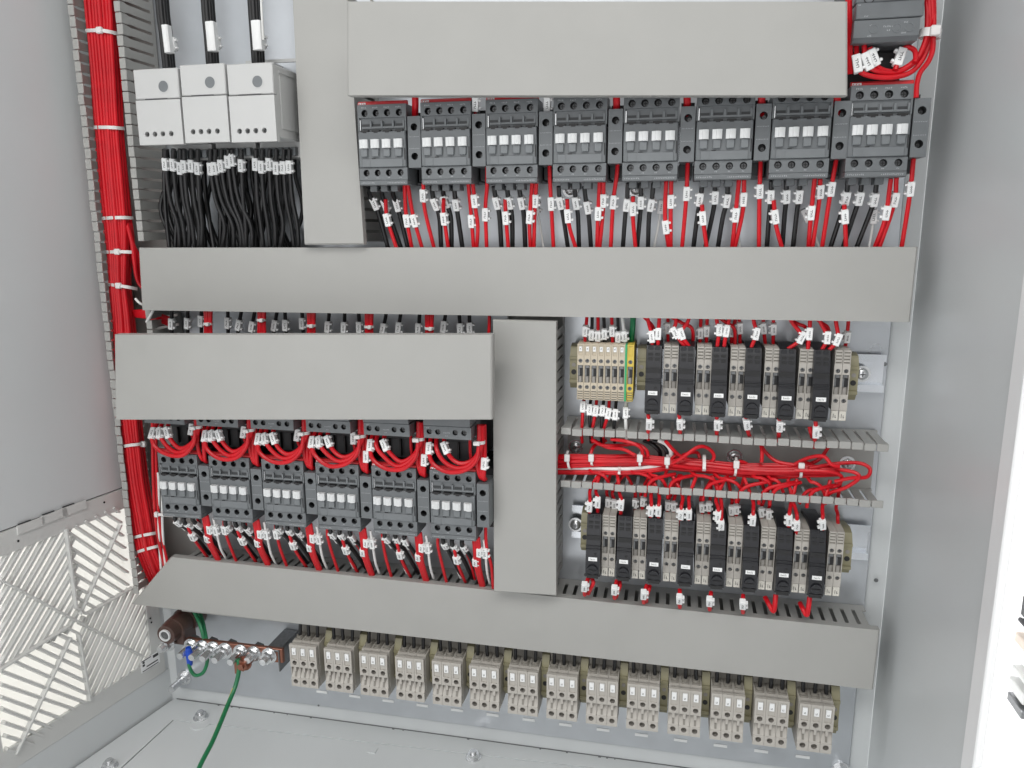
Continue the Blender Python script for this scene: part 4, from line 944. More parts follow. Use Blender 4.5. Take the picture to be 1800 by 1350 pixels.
for j, (u0, v0, u1, v1) in enumerate(((1292, 362, 1300, 434), (1412, 368, 1440, 434), (1536, 370, 1528, 434), (940, 350, 955, 434), (1164, 350, 1150, 434))):
    P = pw([(u0, v0), ((u0 + u1) / 2 + 1, (v0 + v1) / 2), (u1, v1)], -0.045, -0.040)
    wire(P, 'white_wire', 0.0011, 'thin white wire behind the red pair of the %s upper contactor' % ['sixth', 'seventh', 'eighth', 'third', 'fifth'][j], 'thin white wires', [0.16])
for j, (u, mk) in enumerate(((729, 0), (835, 1), (961, 1), (1083, 0), (1207, 0), (1338, 0), (1470, 0))):
    P = [at(u, 150, -0.080), at(u + 1, 180, -0.078), at(u + 0.5, 202, -0.072)]
    wire(P, 'red', 0.0030 if not mk else 0.0016, 'short red wire entering the side block of the %s upper contactor' % NTH[j], 'red drops into the side blocks', [0.6] if mk else [])
# 2 black wires under the white modules
tg = [(820, 812), (858, 815), (893, 832), (912, 822), (948, 820), (980, 832), (1043, 835), (1065, 832), (1095, 820), (1128, 800), (1148, 790), (1195, 818), (1265, 812), (1295, 825), (1332, 812), (1367, 830), (1403, 828), (1432, 825)]
ends = [880, 905, 935, 950, 985, 1000, 1110, 1150, 1180, 1195, 1240, 1215, 1290, 1325, 1360, 1400, 1440, 1470]
MODN = ['the white module by the open duct', 'the middle white module', 'the white module by the upright duct']
for j, (x, y) in enumerate(tg):
    g = j // 6; u, v = x / 2.8125, y / 2.8125; e = ends[j] / 2.8125
    P = pw([(u + random.uniform(-1, 1), 262), (u, v), (u + (e - u) * .35, 350), (e, 395), (e + random.uniform(-6, 6), 440)], -0.062, -0.046)
    wire(P, 'black', 0.0022, 'marked black wire, %s of six under %s' % (NTH[j % 6], MODN[g]), 'black wires under the white modules', [marks_at(P, v, None)], flip=1)
for j in range(34):
    u = 289 + j * 6.9 + random.uniform(-3, 3); g = min(2, int((u - 286) / 80))
    P = pw([(u, 262), (u + random.uniform(-4, 4), 310), (u + random.uniform(-14, 18), 370), (u + random.uniform(-10, 28), 440)], -0.036 + random.uniform(-.014, .014), -0.030 + random.uniform(-.014, .012))
    wire(P, 'black', 0.0022, 'plain black wire behind the marked ones under %s' % MODN[g], 'plain black wires under the white modules')
# 3 thick black leads above them, with white sleeves
for j, (ua, ub_, sv0, sv1, sw) in enumerate(((284, 297, 43, 92, 13), (364, 374, 37, 89, 17), (446, 454, 35, 87, 18))):
    for k in range(4):
        du = (k - 1.2) * 5.2; y = -0.050 + (0.006 if k == 3 else -0.002 * (k % 2))
        P = [at(ua + du - 13, -230, y), at(ua + du, 0, y), at((ua + ub_) / 2 + du, 60, y), at(ub_ + du * 0.95, 125, y + 0.006)]
        o = wire(P, 'black', 0.0026 if k < 3 else 0.0020, 'thick black lead, %s of four above %s' % (NTH[k], MODN[j]), 'thick black leads above the white modules')
        if k == 1:
            a = at(ua + (ub_ - ua) * .36 + 0.5 - 2, sv0, y - 0.0040) - P[0]; c = at(ua + (ub_ - ua) * .74 + 0.5 - 1, sv1, y - 0.0040) - P[0]
            b = MB(); zz = (a - c).normalized(); xx = Vector((0, 1, 0)).cross(zz).normalized(); hw = sw / 2 * 0.00050; yy = Vector((0, 0.0036, 0)); e = Vector((0, 0.0012, 0))
            q = [c - xx * hw + e, c - xx * hw * .6, c + xx * hw * .6, c + xx * hw + e, c + xx * hw + yy * 2, c - xx * hw + yy * 2]; q2 = [p + (a - c) for p in q]
            b.add(q + q2, [(0, 1, 2, 3, 4, 5), (11, 10, 9, 8, 7, 6)] + [(i, (i + 1) % 6, 6 + (i + 1) % 6, 6 + i) for i in range(6)], 'tag'); b.build('sleeve', o)
        if k == 3:
            M = Matrix.Translation(at(ub_ + du * .97 - 1.5, sv1 - 14, y - 0.002) - P[0]); link('wire_marker', MK[(1, j)], o, mw=M)
b = MB(); S = [at(458, -40, -0.053), at(460, 20, -0.053), at(463, 70, -0.052)]; wire(S, 'white_wire', 0.0011, 'thin white wire beside the black leads near the upright duct')
# 4 strip of wires between the long level duct and the lower cover plate
for j, (x, y) in enumerate(((305, 122), (375, 120), (435, 110), (552, 118), (600, 128), (658, 135), (757, 130), (805, 128), (880, 120), (992, 135), (1063, 138), (1130, 138), (1235, 145), (1303, 140), (1390, 145), (1500, 135), (1573, 145), (1615, 142))):
    u, v = 180 + x / 2.5, 520 + y / 2.5; sl = random.uniform(-4, 9) if j > 2 else 0
    P = pw([(u + sl * .8, v - 34), (u, v), (u - sl * .6, v + 40)], -0.045, -0.040)
    wire(P, 'black', RB, 'marked black wire, %s in the gap above the lower cover plate' % ORD[j], 'black wires in the gap above the lower cover plate', [0.46], flip=1)
for j, x in enumerate((465, 700, 918, 1172, 1437, 1712)):
    u = 180 + x / 2.5; ty = 520 + (122, 105, 130, 135, 142, 100)[j] / 2.5
    for k in range(4 if j < 5 else 1):
        du = (k - 1.5) * 3.6
        P = pw([(u + du * 1.15, 535), (u + du * .85, ty), (u + du * 1.1, 600)], -0.052 - 0.0012 * (k % 2), -0.052)
        wire(P, 'red', RR, 'red wire, %s in the %s bunch above the lower cover plate' % (NTH[k], NTH[j]), 'red bunches above the lower cover plate')
    if j < 5:
        p = at(u, ty, -0.052); t = thing('cable_tie', p, 'white cable tie round the %s red bunch above the lower cover plate' % NTH[j], 'cable tie', 'white cable ties')
        b = MB(); b.ring((0, 0, -0.0012), (0, 0, 1), 0.0042, 0.0049, 0.0024, 'tie', 16); b.build('strap', t); b = MB(); b.cbox(0.001, 0.0045, -0.0072, -0.0040, -0.0018, 0.0018, 'tie', 0.0004); b.build('lock', t)

# 5 the thick red bundle in the tall duct
def tie_band(org, P, thick, label, head=None):
    """flat strap through the points P (front of the bundle), head = point index of the lock"""
    t = thing('cable_tie', org, label, 'cable tie', 'white cable ties')
    S = spline([p - org for p in P], 6); b = MB(); vs = []
    for i, p in enumerate(S):
        tg_ = (S[min(i + 1, len(S) - 1)] - S[max(i - 1, 0)]).normalized(); up = Vector((0, 0, 1)); up = (up - tg_ * up.dot(tg_)).normalized(); nn = tg_.cross(up)
        vs += [p + up * thick, p - up * thick, p - up * thick + nn * 0.001, p + up * thick + nn * 0.001]
    b.add(vs, [(i * 4 + k, i * 4 + (k + 1) % 4, i * 4 + 4 + (k + 1) % 4, i * 4 + 4 + k) for i in range(len(S) - 1) for k in range(4)], 'tie'); b.build('strap', t)
    if head is not None:
        c = S[int(head * (len(S) - 1))]; b = MB(); b.cbox(c.x - 0.0032, c.x + 0.0032, c.y - 0.0030, c.y + 0.001, c.z - 0.0030, c.z + 0.0030, 'tie', 0.0008); b.build('lock', t)
    return t
BV = [-260, 0, 60, 140, 225, 300, 384, 442, 502, 560, 650, 740, 785, 850, 900, 945, 970, 1010, 1060]
BLf = [128, 148, 153, 160, 167, 173, 181, 188, 193, 197, 200, 205, 211, 217, 224, 232, 237, 252, 275]
BRt = [184, 205, 208, 213, 217, 224, 232, 232, 229, 236, 243, 249, 253, 261, 270, 277, 283, 300, 325]
NS = 19
for k in range(NS):
    row = 0 if k < 10 else 1; m = (k + 0.5) / 10 if row == 0 else (k - 10 + 0.5) / 9
    ph = k * 0.55; P = []
    for v, l, rr in zip(BV, BLf, BRt):
        tw = 0.030 * math.sin(v * 0.0065 + 0.4 * ph) + 0.012 * math.sin(v * 0.017 + ph * 2.3)
        f = min(0.965, max(0.035, m + tw))
        dome = (1 - (2 * f - 1) ** 2) * 0.013
        y = -0.0362 - dome + (0.0052 if row else 0) + 0.0011 * math.sin(k * 4.3) + 0.0005 * math.sin(ph * 3 + v * .011) + (max(0, v - 985) * 0.00035)
        P.append(at(l + (rr - l) * f, v, y))
    wire(P, 'red', 0.00205 + 0.0002 * math.sin(k * 2.1), 'red wire in the thick bundle, %s strand from the louvred side, %s layer' % (ORD[k if row == 0 else k - 10], 'front' if row == 0 else 'inner'), 'red strands of the thick bundle', n=3)
for j, (v, vr, hd) in enumerate(((54, 60, .45), (224, 226, None), (384, 383, None), (443, 444, .40), (500, 508, .40), (786, 780, .95), (946, 936, None), (972, 958, None))):
    def ip(A, v): 
        for a in range(len(BV) - 1):
            if BV[a] <= v <= BV[a + 1]: t = (v - BV[a]) / (BV[a + 1] - BV[a]); return A[a] + (A[a + 1] - A[a]) * t
    l, rr = ip(BLf, v) - 1, ip(BRt, v) + 1 + (10 if j in (3, 4) else 0)
    P = []
    for f in (0.0, 0.12, 0.3, 0.5, 0.7, 0.88, 1.0):
        dome = (1 - (2 * f - 1) ** 2) * 0.012; sag = (0, 0.3, .8, 1, .8, .3, 0)[(0.0, 0.12, 0.3, 0.5, 0.7, 0.88, 1.0).index(f)]
        P.append(at(l + (rr - l) * f, v + (vr - v) * f + (3 if j in (0,) else 1.0) * -sag, -0.0385 - dome - 0.0012))
    tie_band(P[3].copy(), P, 0.0016, 'white cable tie round the thick red bundle, %s from the top' % NTH[j], hd)
# side branch into the long level duct, and two thin reds with a white pair beside the lower contactors
for k in range(6):
    P = [at(216 + k * 2.0, 372, -0.038), at(226 + k * 1.2, 402 + k * 2, -0.046 + k * .0008), at(234 + k * 0.6, 430 + k * 7, -0.046), at(246, 450 + k * 10, -0.040), at(275, 476 + k * 9, -0.030)]
    wire(P, 'red', 0.0022, 'red wire, %s leaving the thick bundle for the long level duct' % NTH[k], 'red wires leaving the thick bundle')
for k in range(5):
    P = [at(205 + k * 3, 555, -0.034), at(232 + k * 3, 548 + k * 2, -0.038), at(262 + k * 2, 548 + k * 3, -0.038), at(300, 560 + k * 3, -0.030)]
    wire(P, 'red', 0.0019, 'red wire, %s passing under the end of the long level duct' % NTH[k], 'red wires passing under the long level duct')
P = [at(238, 525, -0.050), at(246, 533, -0.050), at(258, 538, -0.045)]; wire(P, 'white_wire', 0.0013, 'short white wire slipping behind the end of the long level duct')
P = [at(271, 542, -0.056), at(266, 552, -0.056), at(258, 566, -0.050)]; wire(P, 'white_wire', 0.0015, 'short white strap under the end of the long level duct')
for k, (u0, u1, mt, r) in enumerate(((268, 290, 'red', 0.0017), (274, 297, 'red', 0.0015), (277, 283, 'white_wire', 0.0013), (283, 291, 'white_wire', 0.0013))):
    v0 = 736 if mt == 'red' else 830
    P = [at(u0, v0, -0.060), at(u0 + 2, 850, -0.060), at(u0 + (u1 - u0) * .35, 930, -0.055), at(u1, 1000, -0.045)]
    wire(P, mt, r, '%s wire, %s one between the thick bundle and the first lower contactor' % (CATW[mt], ['first', 'second', 'near', 'far'][k]), 'wires beside the first lower contactor')
p = at(292, 905, -0.060); t = thing('cable_tie', p, 'white cable tie lying level under the first lower contactor', 'cable tie', 'white cable ties')
b = MB(); b.cbox(-0.011, 0.014, -0.0012, 0.0, -0.0016, 0.0016, 'tie', 0.0003); b.build('strap', t); b = MB(); b.cbox(-0.013, -0.009, -0.003, 0.001, -0.0028, 0.0028, 'tie', 0.0006); b.build('lock', t)

# 6 loops over the lower contactors, wires below them
for i, x0 in enumerate(LOX):
    zt = -0.2303; A = lambda dx, dz, y=-0.086: Vector((x0 + dx * 1e-3, y, zt + dz * 1e-3)); J = lambda s=1.0: random.uniform(-s, s)
    who = 'the %s lower contactor' % NTH[i]; j1 = J(1.5)
    sets = [[A(1, 34, -.076), A(1.5 + J(), 20, -.089), A(6 + J(), 9, -.092), A(20, 1.5 + J(), -.093), A(36, 3 + j1, -.092), A(47, 13, -.090), A(50, 27, -.088), A(49.5, 46, -.084)],
            [A(6, 34, -.076), A(9 + J(), 22, -.088), A(17, 11 + J(), -.090), A(29, 5 + j1, -.091), A(41, 9, -.090), A(48.5, 19, -.088), A(51.5, 30, -.087), A(51, 46, -.084)],
            [A(13, 34, -.076), A(17 + J(), 24, -.087), A(24, 13 + J(), -.088), A(33, 9 + j1, -.089), A(43, 13, -.088), A(50, 22, -.087), A(53, 32, -.086), A(52.5, 46, -.084)]]
    two = i >= 4
    for k, P in enumerate(sets):
        wire(P, 'red', 0.0021, 'red wire looping over %s, %s loop from its logo' % (who, NTH[k]), 'red loops over the lower contactors', [] if (two and k == 1) else [0.15 + 0.02 * k], flip=1, n=4)
    P = [A(38, 30, -.074), A(38 + J(), 20, -.076), A(37.5, 6, -.070)]
    wire(P, 'red', 0.0015, 'short red wire hanging straight down above %s' % who, 'short red wires above the lower contactors', [0.22] if not two else [])
    for k in range(3):
        P = [A(48.2 + k * 2.6, 46, -.080), A(49 + k * 2.4, 27, -.083 + .001 * k), A(46.5 + k * 3.6, 10, -.082), A(48.5 + k * 1.9, -4 - k, -.080), A(50 + k * 1.2, -9, -.074)]
        if k != 1 or i != 0: wire(P, 'red', 0.0020, 'red wire, %s dropping to the side block of %s' % (NTH[k], who), 'red drops above the lower side blocks', [0.62] if (k == 2 and i in (3, 4, 5)) else [])
    p = A(50.6, 30.5, -.085); t = thing('cable_tie', p, 'white cable tie gathering the red loops of %s' % who, 'cable tie', 'white cable ties')
    b = MB(); b.ring((0, 0, -0.0014), (0, 0, 1), 0.0040, 0.0047, 0.0030, 'tie', 16); b.build('strap', t); b = MB(); b.cbox(-0.0052, 0.0012, -0.0072, -0.0036, -0.0020, 0.0020, 'tie', 0.0006); b.build('lock', t)
    # below
    cp = 5.5 - 0.7 * i; zb = zt - 0.0683; B = lambda dx, dz, y: Vector((x0 + dx * 1e-3, y, zb + dz * 1e-3))
    for k, dx in enumerate((9, 19, 29)):
        P = [B(dx, -1, -.074), B(dx + 0.5 + J(1.5), -8 + J(1.5), -.076), B(dx + 3 + J(), -28, -.058), B(dx + 6 + J(2), -64, -.032)]
        wire(P, 'black', 0.0022, 'black wire, %s of three marked ones below %s' % (['first', 'middle', 'last'][k], who), 'black wires below the lower contactors', [0.17 + random.uniform(-.03, .04)], flip=random.choice((1, 1, -1)), size=0.85)
    P = [B(19, -12, -.072), B(20, -20, -.071), B(21 + J() - cp * .6, -40, -.058), B(23 - cp * 1.2, -66, -.038)]
    wire(P, 'red', RR, 'red wire with a white marker, from the middle of %s downwards' % who, 'red wires below the lower contactors', [0.28], flip=1)
    if i > 0:
        P = [B(3, -2, -.070), B(3 + J(), -14, -.070), B(4 - cp, -38, -.058), B(5.5 - 2 * cp, -66, -.042)]
        wire(P, 'red', RR, 'red wire beside the logo end of %s, going down' % who, 'red wires below the lower contactors', [0.20] if i < 3 else [])
    for k in range(3):
        P = [B(40 + k * 2.2, 0, -.074), B(40.5 + k * 2.2, -16, -.072), B(40.5 + k * 1.8 - cp, -36, -.062), B(42.5 + k * 1.5 - 2 * cp, -66, -.043)]
        wire(P, 'red', 0.0020, 'red wire, %s of the bunch below the side block of %s' % (NTH[k], who), 'red bunches below the lower contactors', [[0.42], [], [0.22]][k], flip=1, size=0.9)
    P = [B(49, -4, -.070), B(50, -20, -.068), B(50.5 - cp, -44, -.056), B(51 - 2 * cp, -64, -.040)]
    wire(P, 'white_wire', 0.0013, 'white wire below the side block of %s' % who, 'white wires below the lower contactors', [0.2])
    for k in range(2):
        P = [B(7 + 19 * k, -3, -.066), B(8 + 19 * k + J(2), -16, -.064), B(11 + 18 * k, -36, -.050), B(13 + 18 * k + J(2), -64, -.034)]
        wire(P, ('white_wire', 'red')[k], 0.0014, '%s thin wire behind the marked black ones below %s' % (('white', 'red')[k], who), 'thin wires below the lower contactors', [0.26], size=0.8)
    if i == 5:
        P = [B(51, 16, -.070), B(51.5, -10, -.070), B(54, -36, -.060), B(52, -66, -.046)]
        wire(P, 'red', RR, 'red wire from the side block of the last lower contactor')

# 7 small strip: wires above and below
for j, (x, y, mt, x2, x3) in enumerate(((200, 120, 'red', 210, 198), (233, 140, 'black', 236, 232), (265, 145, 'red', 265, 264), (298, 135, 'black', 294, 296), (338, 120, 'red', 334, 340), (368, 150, 'black', 366, 366), (400, 145, 'white_wire', 385, 404))):
    T = lambda a, b_, yy: at(960 + a / 2.903, 540 + b_ / 2.903, yy)
    P = [T(x2, 30, -0.040), T((x + x2) / 2, 85, -0.042), T(x, y, -0.043), T(x3, 200, -0.036)]
    wire(P, mt, RR, '%s wire entering the top of the %s small beige terminal' % (CATW[mt], NTH[j]), 'wires above the small beige strip', [marks_at(P, 540 + y / 2.903, 0)], size=0.9)
P = [T(445, 30, -0.040), T(442, 100, -0.040), T(437, 150, -0.036), T(436, 195, -0.030)]
wire(P, 'green', 0.0026, 'green earth wire entering the green and yellow terminal from above')
for j, (x, y, mt, x2) in enumerate(((188, 510, 'red', 180), (222, 525, 'black', 225), (252, 530, 'red', 232), (288, 530, 'black', 280), (317, 545, 'red', 290), (352, 550, 'black', 345), (405, 540, 'white_wire', 408))):
    P = [T(x + 6, 470, -0.034), T(x, y, -0.043), T((x + x2) / 2, 590, -0.045), T(x2, 640, -0.042), T(x2 + 4, 690, -0.034)]
    wire(P, mt, RR, '%s wire leaving the bottom of the %s small beige terminal' % (CATW[mt], NTH[j]), 'wires below the small beige strip', [marks_at(P, 540 + y / 2.903, 0)], size=0.9)
# 8 above the upper holder row
UT_ = [(540, 150, 515, 540), (572, 135, 578, 570), (622, 105, 622, 622), (657, 130, 664, 725), (690, 135, 735, 745), (787, 130, 790, 784), (820, 120, 822, 818), (883, 115, 868, 870), (920, 120, 935, 905),
       (950, 120, 968, 945), (988, 105, 985, 990), (1072, 135, 1056, 1040), (1110, 105, 1108, 1120), (1160, 110, 1160, 1158), (1303, 155, 1235, 1222), (1343, 135, 1348, 1335), (1435, 155, 1385, 1405), (1488, 165, 1476, 1440), (1535, 150, 1545, 1525)]
for j, (x, y, x2, x3) in enumerate(UT_):
    back = j in (2, 5, 6, 9, 10, 12, 13, 18); ya = -0.036 if back else -0.052
    P = [T(x2, 40, ya), T((x2 * 2 + x) / 3, 80, ya), T(x, y, ya), T(x3, 222 if not back else 205, ya + 0.008 if back else ya)]
    wire(P, 'red', RR if back else 0.0017, 'marked red wire above the upper terminal row, %s from the earth wire' % ORD[j], 'red wires above the upper terminal row', [marks_at(P, 540 + y / 2.903, 0)], flip=-1, size=0.92)
for j, (a, b_, c) in enumerate(((500, 60, 548), (640, 66, 745), (880, 66, 960), (1225, 68, 1330), (1370, 66, 1440))):
    P = [T(a, 50, -0.046), T((a + c) / 2, b_ + 14, -0.048), T(c, 110, -0.046), T(c + 4, 190, -0.036)]
    wire(P, 'red', RR, 'red wire curling above the black holders, %s from the small beige strip' % NTH[j], 'red wires curling above the upper terminal row')
# 9 below it, into the open duct
for j, (x, y, x2) in enumerate(((525, 595, 515), (683, 595, 685), (873, 598, 868), (1023, 595, 1040), (1192, 605, 1182), (1377, 635, 1362))):
    P = [T(x - 4, 545, -0.062), T(x, y, -0.060), T((x + x2) / 2, y + 45, -0.050), T(x2 + 6, y + 80, -0.036)]
    wire(P, 'red', 0.0018, 'red wire with a white marker, under the %s black holder over the open duct' % NTH[j], 'red wires under the upper holders', [marks_at(P, 540 + y / 2.903, 0)], flip=1)
P = [T(1345, 610, -0.045), T(1352, 640, -0.046), T(1362, 675, -0.040)]; wire(P, 'red', 0.0019, 'short red wire beside the last upper holder, dipping into the open duct')
# 10 loom in the open duct
D = lambda a, b_, yy: at(960 + a / 5.625, 770 + b_ / 5.625, yy)
for k in range(17):
    fr = k < 9; m = k / 8 if fr else (k - 9 + .5) / 8
    dm = (1 - (2 * m - 1) ** 2) * 0.006; lay = (-0.0365 - dm - random.uniform(0, .0018)) if fr else -0.031
    a1, a2 = random.uniform(4, 11), random.uniform(0, 6.28)
    s = lambda a: a1 * math.sin(a * 0.0042 + a2)
    q = [(60, 176 + 140 * m), (250, 168 + 142 * m), (600, 180 + 110 * m), (900, 178 + 104 * m), (1200, 202 + 98 * m), (1400, 205 + 118 * m), (1550, 220 + 112 * m), (1890, 258 + 106 * m), (2200, 266 + 118 * m), (2510, 270 + 110 * m), (2720, 286 + 86 * m), (2900, 296 + 66 * m)]
    P = [D(a, b_ + s(a), lay + (0.005 if a in (60, 2900) else 0)) for a, b_ in q]
    wire(P, 'red', 0.00155, 'red wire along the loom in the open duct, %s strand of the %s layer' % (ORD[k if fr else k - 9], 'front' if fr else 'inner'), 'red strands of the loom', n=4)
for k in range(12):
    a0 = 420 + k * 195 + random.uniform(-40, 40); base = 290 + (a0 - 60) * 0.035; up = random.uniform(40, 105); wd_ = random.uniform(160, 330)
    P = [D(a0, base - 30, -0.036), D(a0 + wd_ * .25, base + up * .55, -0.043), D(a0 + wd_ * .5, base + up * .75, -0.045), D(a0 + wd_ * .8, base + up * .9 + 30, -0.046), D(a0 + wd_, base + up + 110, -0.044)]
    if k % 3 == 1: P = [D(a0, base + 30, -0.038), D(a0 + wd_ * .3, base - up - 60, -0.040), D(a0 + wd_ * .6, base - up - 70, -0.038), D(a0 + wd_, base - 40, -0.034)]
    wire(P, 'red', 0.0016, 'loose red wire straying off the open duct loom, %s stray from the upright duct' % ORD[k], 'loose red wires straying off the loom')
for k, mt in enumerate(('white_wire', 'red', 'red')):
    yy = (296, 330, 345)[k]
    P = [D(120, yy, -0.038), D(400, yy + 2, -0.040), D(800, yy + (4 if k else 8), -0.041), D(1080, yy - 20, -0.040), D(1300, yy - 60, -0.034)]
    wire(P, mt, 0.0017, '%s wire running along the underside of the loom in the open duct%s' % (CATW[mt], ('', ', upper one', ', lower one')[k]), n=4)
LO = [((2600, 300), (2850, 255), (3080, 245), (3200, 300), (3170, 385), (3020, 395), (2850, 430)), ((2500, 310), (2850, 310), (3050, 340), (3090, 400), (2960, 490), (2800, 550), (2760, 650)),
      ((2450, 320), (2780, 330), (2920, 380), (2880, 470), (2740, 495), (2580, 530), (2500, 650)), ((2380, 300), (2620, 250), (2720, 190), (2790, 90)), ((2400, 290), (2580, 200), (2740, 180), (2820, 260), (2900, 280)),
      ((1250, 250), (1350, 190), (1500, 90), (1600, 100), (1660, 180), (1600, 270), (1480, 300), (1250, 265)), ((450, 15), (560, 70), (750, 70), (900, 60), (990, 120), (1010, 190)), ((470, 20), (600, 90), (760, 110), (880, 170)), ((640, 10), (800, 35), (930, 90), (960, 180)),
      ((1180, 30), (1260, 120), (1330, 180), (1450, 230)), ((2120, 60), (2170, 140), (2280, 230), (2450, 265)), ((2125, 60), (2135, 150), (2130, 240)), ((440, 160), (460, 100), (500, 60), (600, 20)), ((1520, 200), (1500, 150), (1450, 140), (1350, 170))]
for k, q in enumerate(LO):
    P = [D(a, b_, -0.046 + 0.006 * math.sin(k * 2 + i * .9) + (0.008 if k in (3, 10, 11, 12, 13) else 0)) for i, (a, b_) in enumerate(q)]
    wire(P, 'red', 0.0017, 'red wire bending off the open duct loom, %s' % ['widest loop at the open end', 'second loop at the open end', 'third loop at the open end', 'rising near the far tie', 'arching over the far tie', 'round loop near the wide tie', 'broad curve near the upright duct', 'lower curve near the upright duct',
         'inner curve near the upright duct', 'slanting past the white wire', 'sloping from the middle slots', 'straight drop from the middle slots', 'steep one near the first ties', 'small bend behind the wide tie'][k], 'red wires bending out of the loom', n=6)
P = [D(1110, 20, -0.040), D(1190, 60, -0.042), D(1235, 130, -0.042), D(1225, 200, -0.036)]; wire(P, 'white_wire', 0.0021, 'thick white wire curving into the loom near its fourth tie')
P = [D(1050, 20, -0.036), D(1140, 60, -0.037), D(1190, 130, -0.037), D(1190, 200, -0.032)]; wire(P, 'black', 0.0021, 'black wire curving into the loom beside the thick white one')
P = [D(960, 20, -0.030), D(1050, 60, -0.031), D(1120, 130, -0.030), D(1130, 200, -0.026)]; wire(P, 'black', 0.0021, 'black wire behind the others, curving into the loom')
for j, (u0, v0, u1, v1, wd, hd) in enumerate(((205, 150, 235, 330, 22, 1), (447, 160, 455, 290, 22, 1), (928, 160, 926, 300, 22, 1), (1198, 190, 1194, 320, 22, 1), (1565, 190, 1560, 345, 30, 0), (725, 305, 722, 368, 24, 0), (1883, 215, 1865, 392, 22, 1), (2522, 240, 2515, 410, 24, 1))):
    a = D(u0, v0, -0.0455); c = D(u1, v1, -0.0455); org = (a + c) / 2
    t = thing('cable_tie', org, 'white cable tie on the red loom, %s from the upright duct' % NTH[j], 'cable tie', 'white cable ties')
    b = MB(); h = wd * 0.00009 * 0.55; yy = Vector((0, 0.0012, 0)); xx = Vector((h, 0, 0)); bk = Vector((0, 0.010, 0))
    A_ = [a - org + Vector((0, 0.006, 0.0005)), a - org + Vector((0, -0.0005, -0.002)), (a - org) * 0.4 + Vector((0, -0.0030, 0)), (c - org) * 0.4 + Vector((0, -0.0030, 0)), c - org + Vector((0, -0.0005, 0.002)), c - org + Vector((0, 0.006, -0.0005))]
    vs = []
    for p in A_: vs += [p - xx, p + xx, p + xx + yy, p - xx + yy]
    b.add(vs, [(i * 4 + k, i * 4 + (k + 1) % 4, i * 4 + 4 + (k + 1) % 4, i * 4 + 4 + k) for i in range(5) for k in range(4)] + [(0, 1, 2, 3), (20, 21, 22, 23)], 'tie'); b.build('strap', t)
    if hd:
        p = (a - org) * 0.62 + Vector((0, -0.0032, 0)); b = MB(); b.cbox(p.x - 0.0026, p.x + 0.0026, p.y - 0.0014, p.y + 0.002, p.z - 0.0040, p.z + 0.0034, 'tie', 0.0006); b.build('lock', t)
# 11 above the lower holder row: from the loom through the slots
V = lambda a, b_, yy: at(960 + a / 2.903, 740 + b_ / 2.903, yy)
LT = [(222, 435, 'f'), (263, 415, 'f'), (315, 415, 'b'), (347, 425, 'b'), (383, 428, 'f'), (452, 420, 'b'), (493, 410, 'b'), (535, 458, 'f'), (573, 458, 'f'), (620, 430, 'b'), (650, 435, 'b'), (688, 475, 'f'), (728, 475, 'f'), (795, 440, 'b'), (830, 435, 'b'),
      (877, 485, 'f'), (893, 530, 'f'), (945, 455, 'b'), (970, 450, 'b'), (1055, 505, 'f'), (1097, 465, 'b'), (1135, 475, 'b'), (1240, 505, 'f'), (1278, 530, 'f'), (1410, 525, 'f'), (1488, 500, 'b')]
for j, (x, y, fb_) in enumerate(LT):
    f = fb_ == 'f'; yy = -0.058 if f else -0.036; e = 60 if f else 70; up = 255 + (x / 1500) * 50
    xo = x + random.uniform(-14, 14); xs_ = x + random.choice((-45, -20, 15, 40, 60))
    lip = 345 + (x - 60) * 0.068
    P = [V(xs_, up, -0.040), V(xs_ * .4 + xo * .6, lip - 50, -0.046 if f else -0.034), V(xo, lip, -0.048 if f else -0.030), V(x + (2 if f else 0), (lip + y) / 2 + 4, yy if f else -0.033), V(x, y, yy), V(x + random.uniform(-6, 4), y + e, yy + 0.008)]
    wire(P, 'red', 0.0017 if f else RR, 'marked red wire above the lower terminal row, %s from the upright duct' % ORD[j], 'red wires above the lower terminal row', [marks_at(P, 740 + y / 2.903, 0)] if j != 25 else [], flip=-1 if f else 1, size=0.95 if f else 0.85)
for j, (x0_, x1_) in enumerate(((505, 600), (620, 690), (800, 905), (970, 1110), (1085, 1220), (1140, 1240), (1330, 1420))):
    lip = 345 + (x0_ - 60) * 0.068
    P = [V(x0_, lip + 8, -0.047), V(x0_ + 6, lip - 22, -0.049), V(x0_ + (x1_ - x0_) * .35, lip - 70, -0.049), V(x1_, lip - 92, -0.046), V(x1_ + 60, lip - 105, -0.040)]
    wire(P, 'red', 0.0017, 'red wire arching out of a duct slot, %s arch from the upright duct' % NTH[j], 'red arches in the open duct')
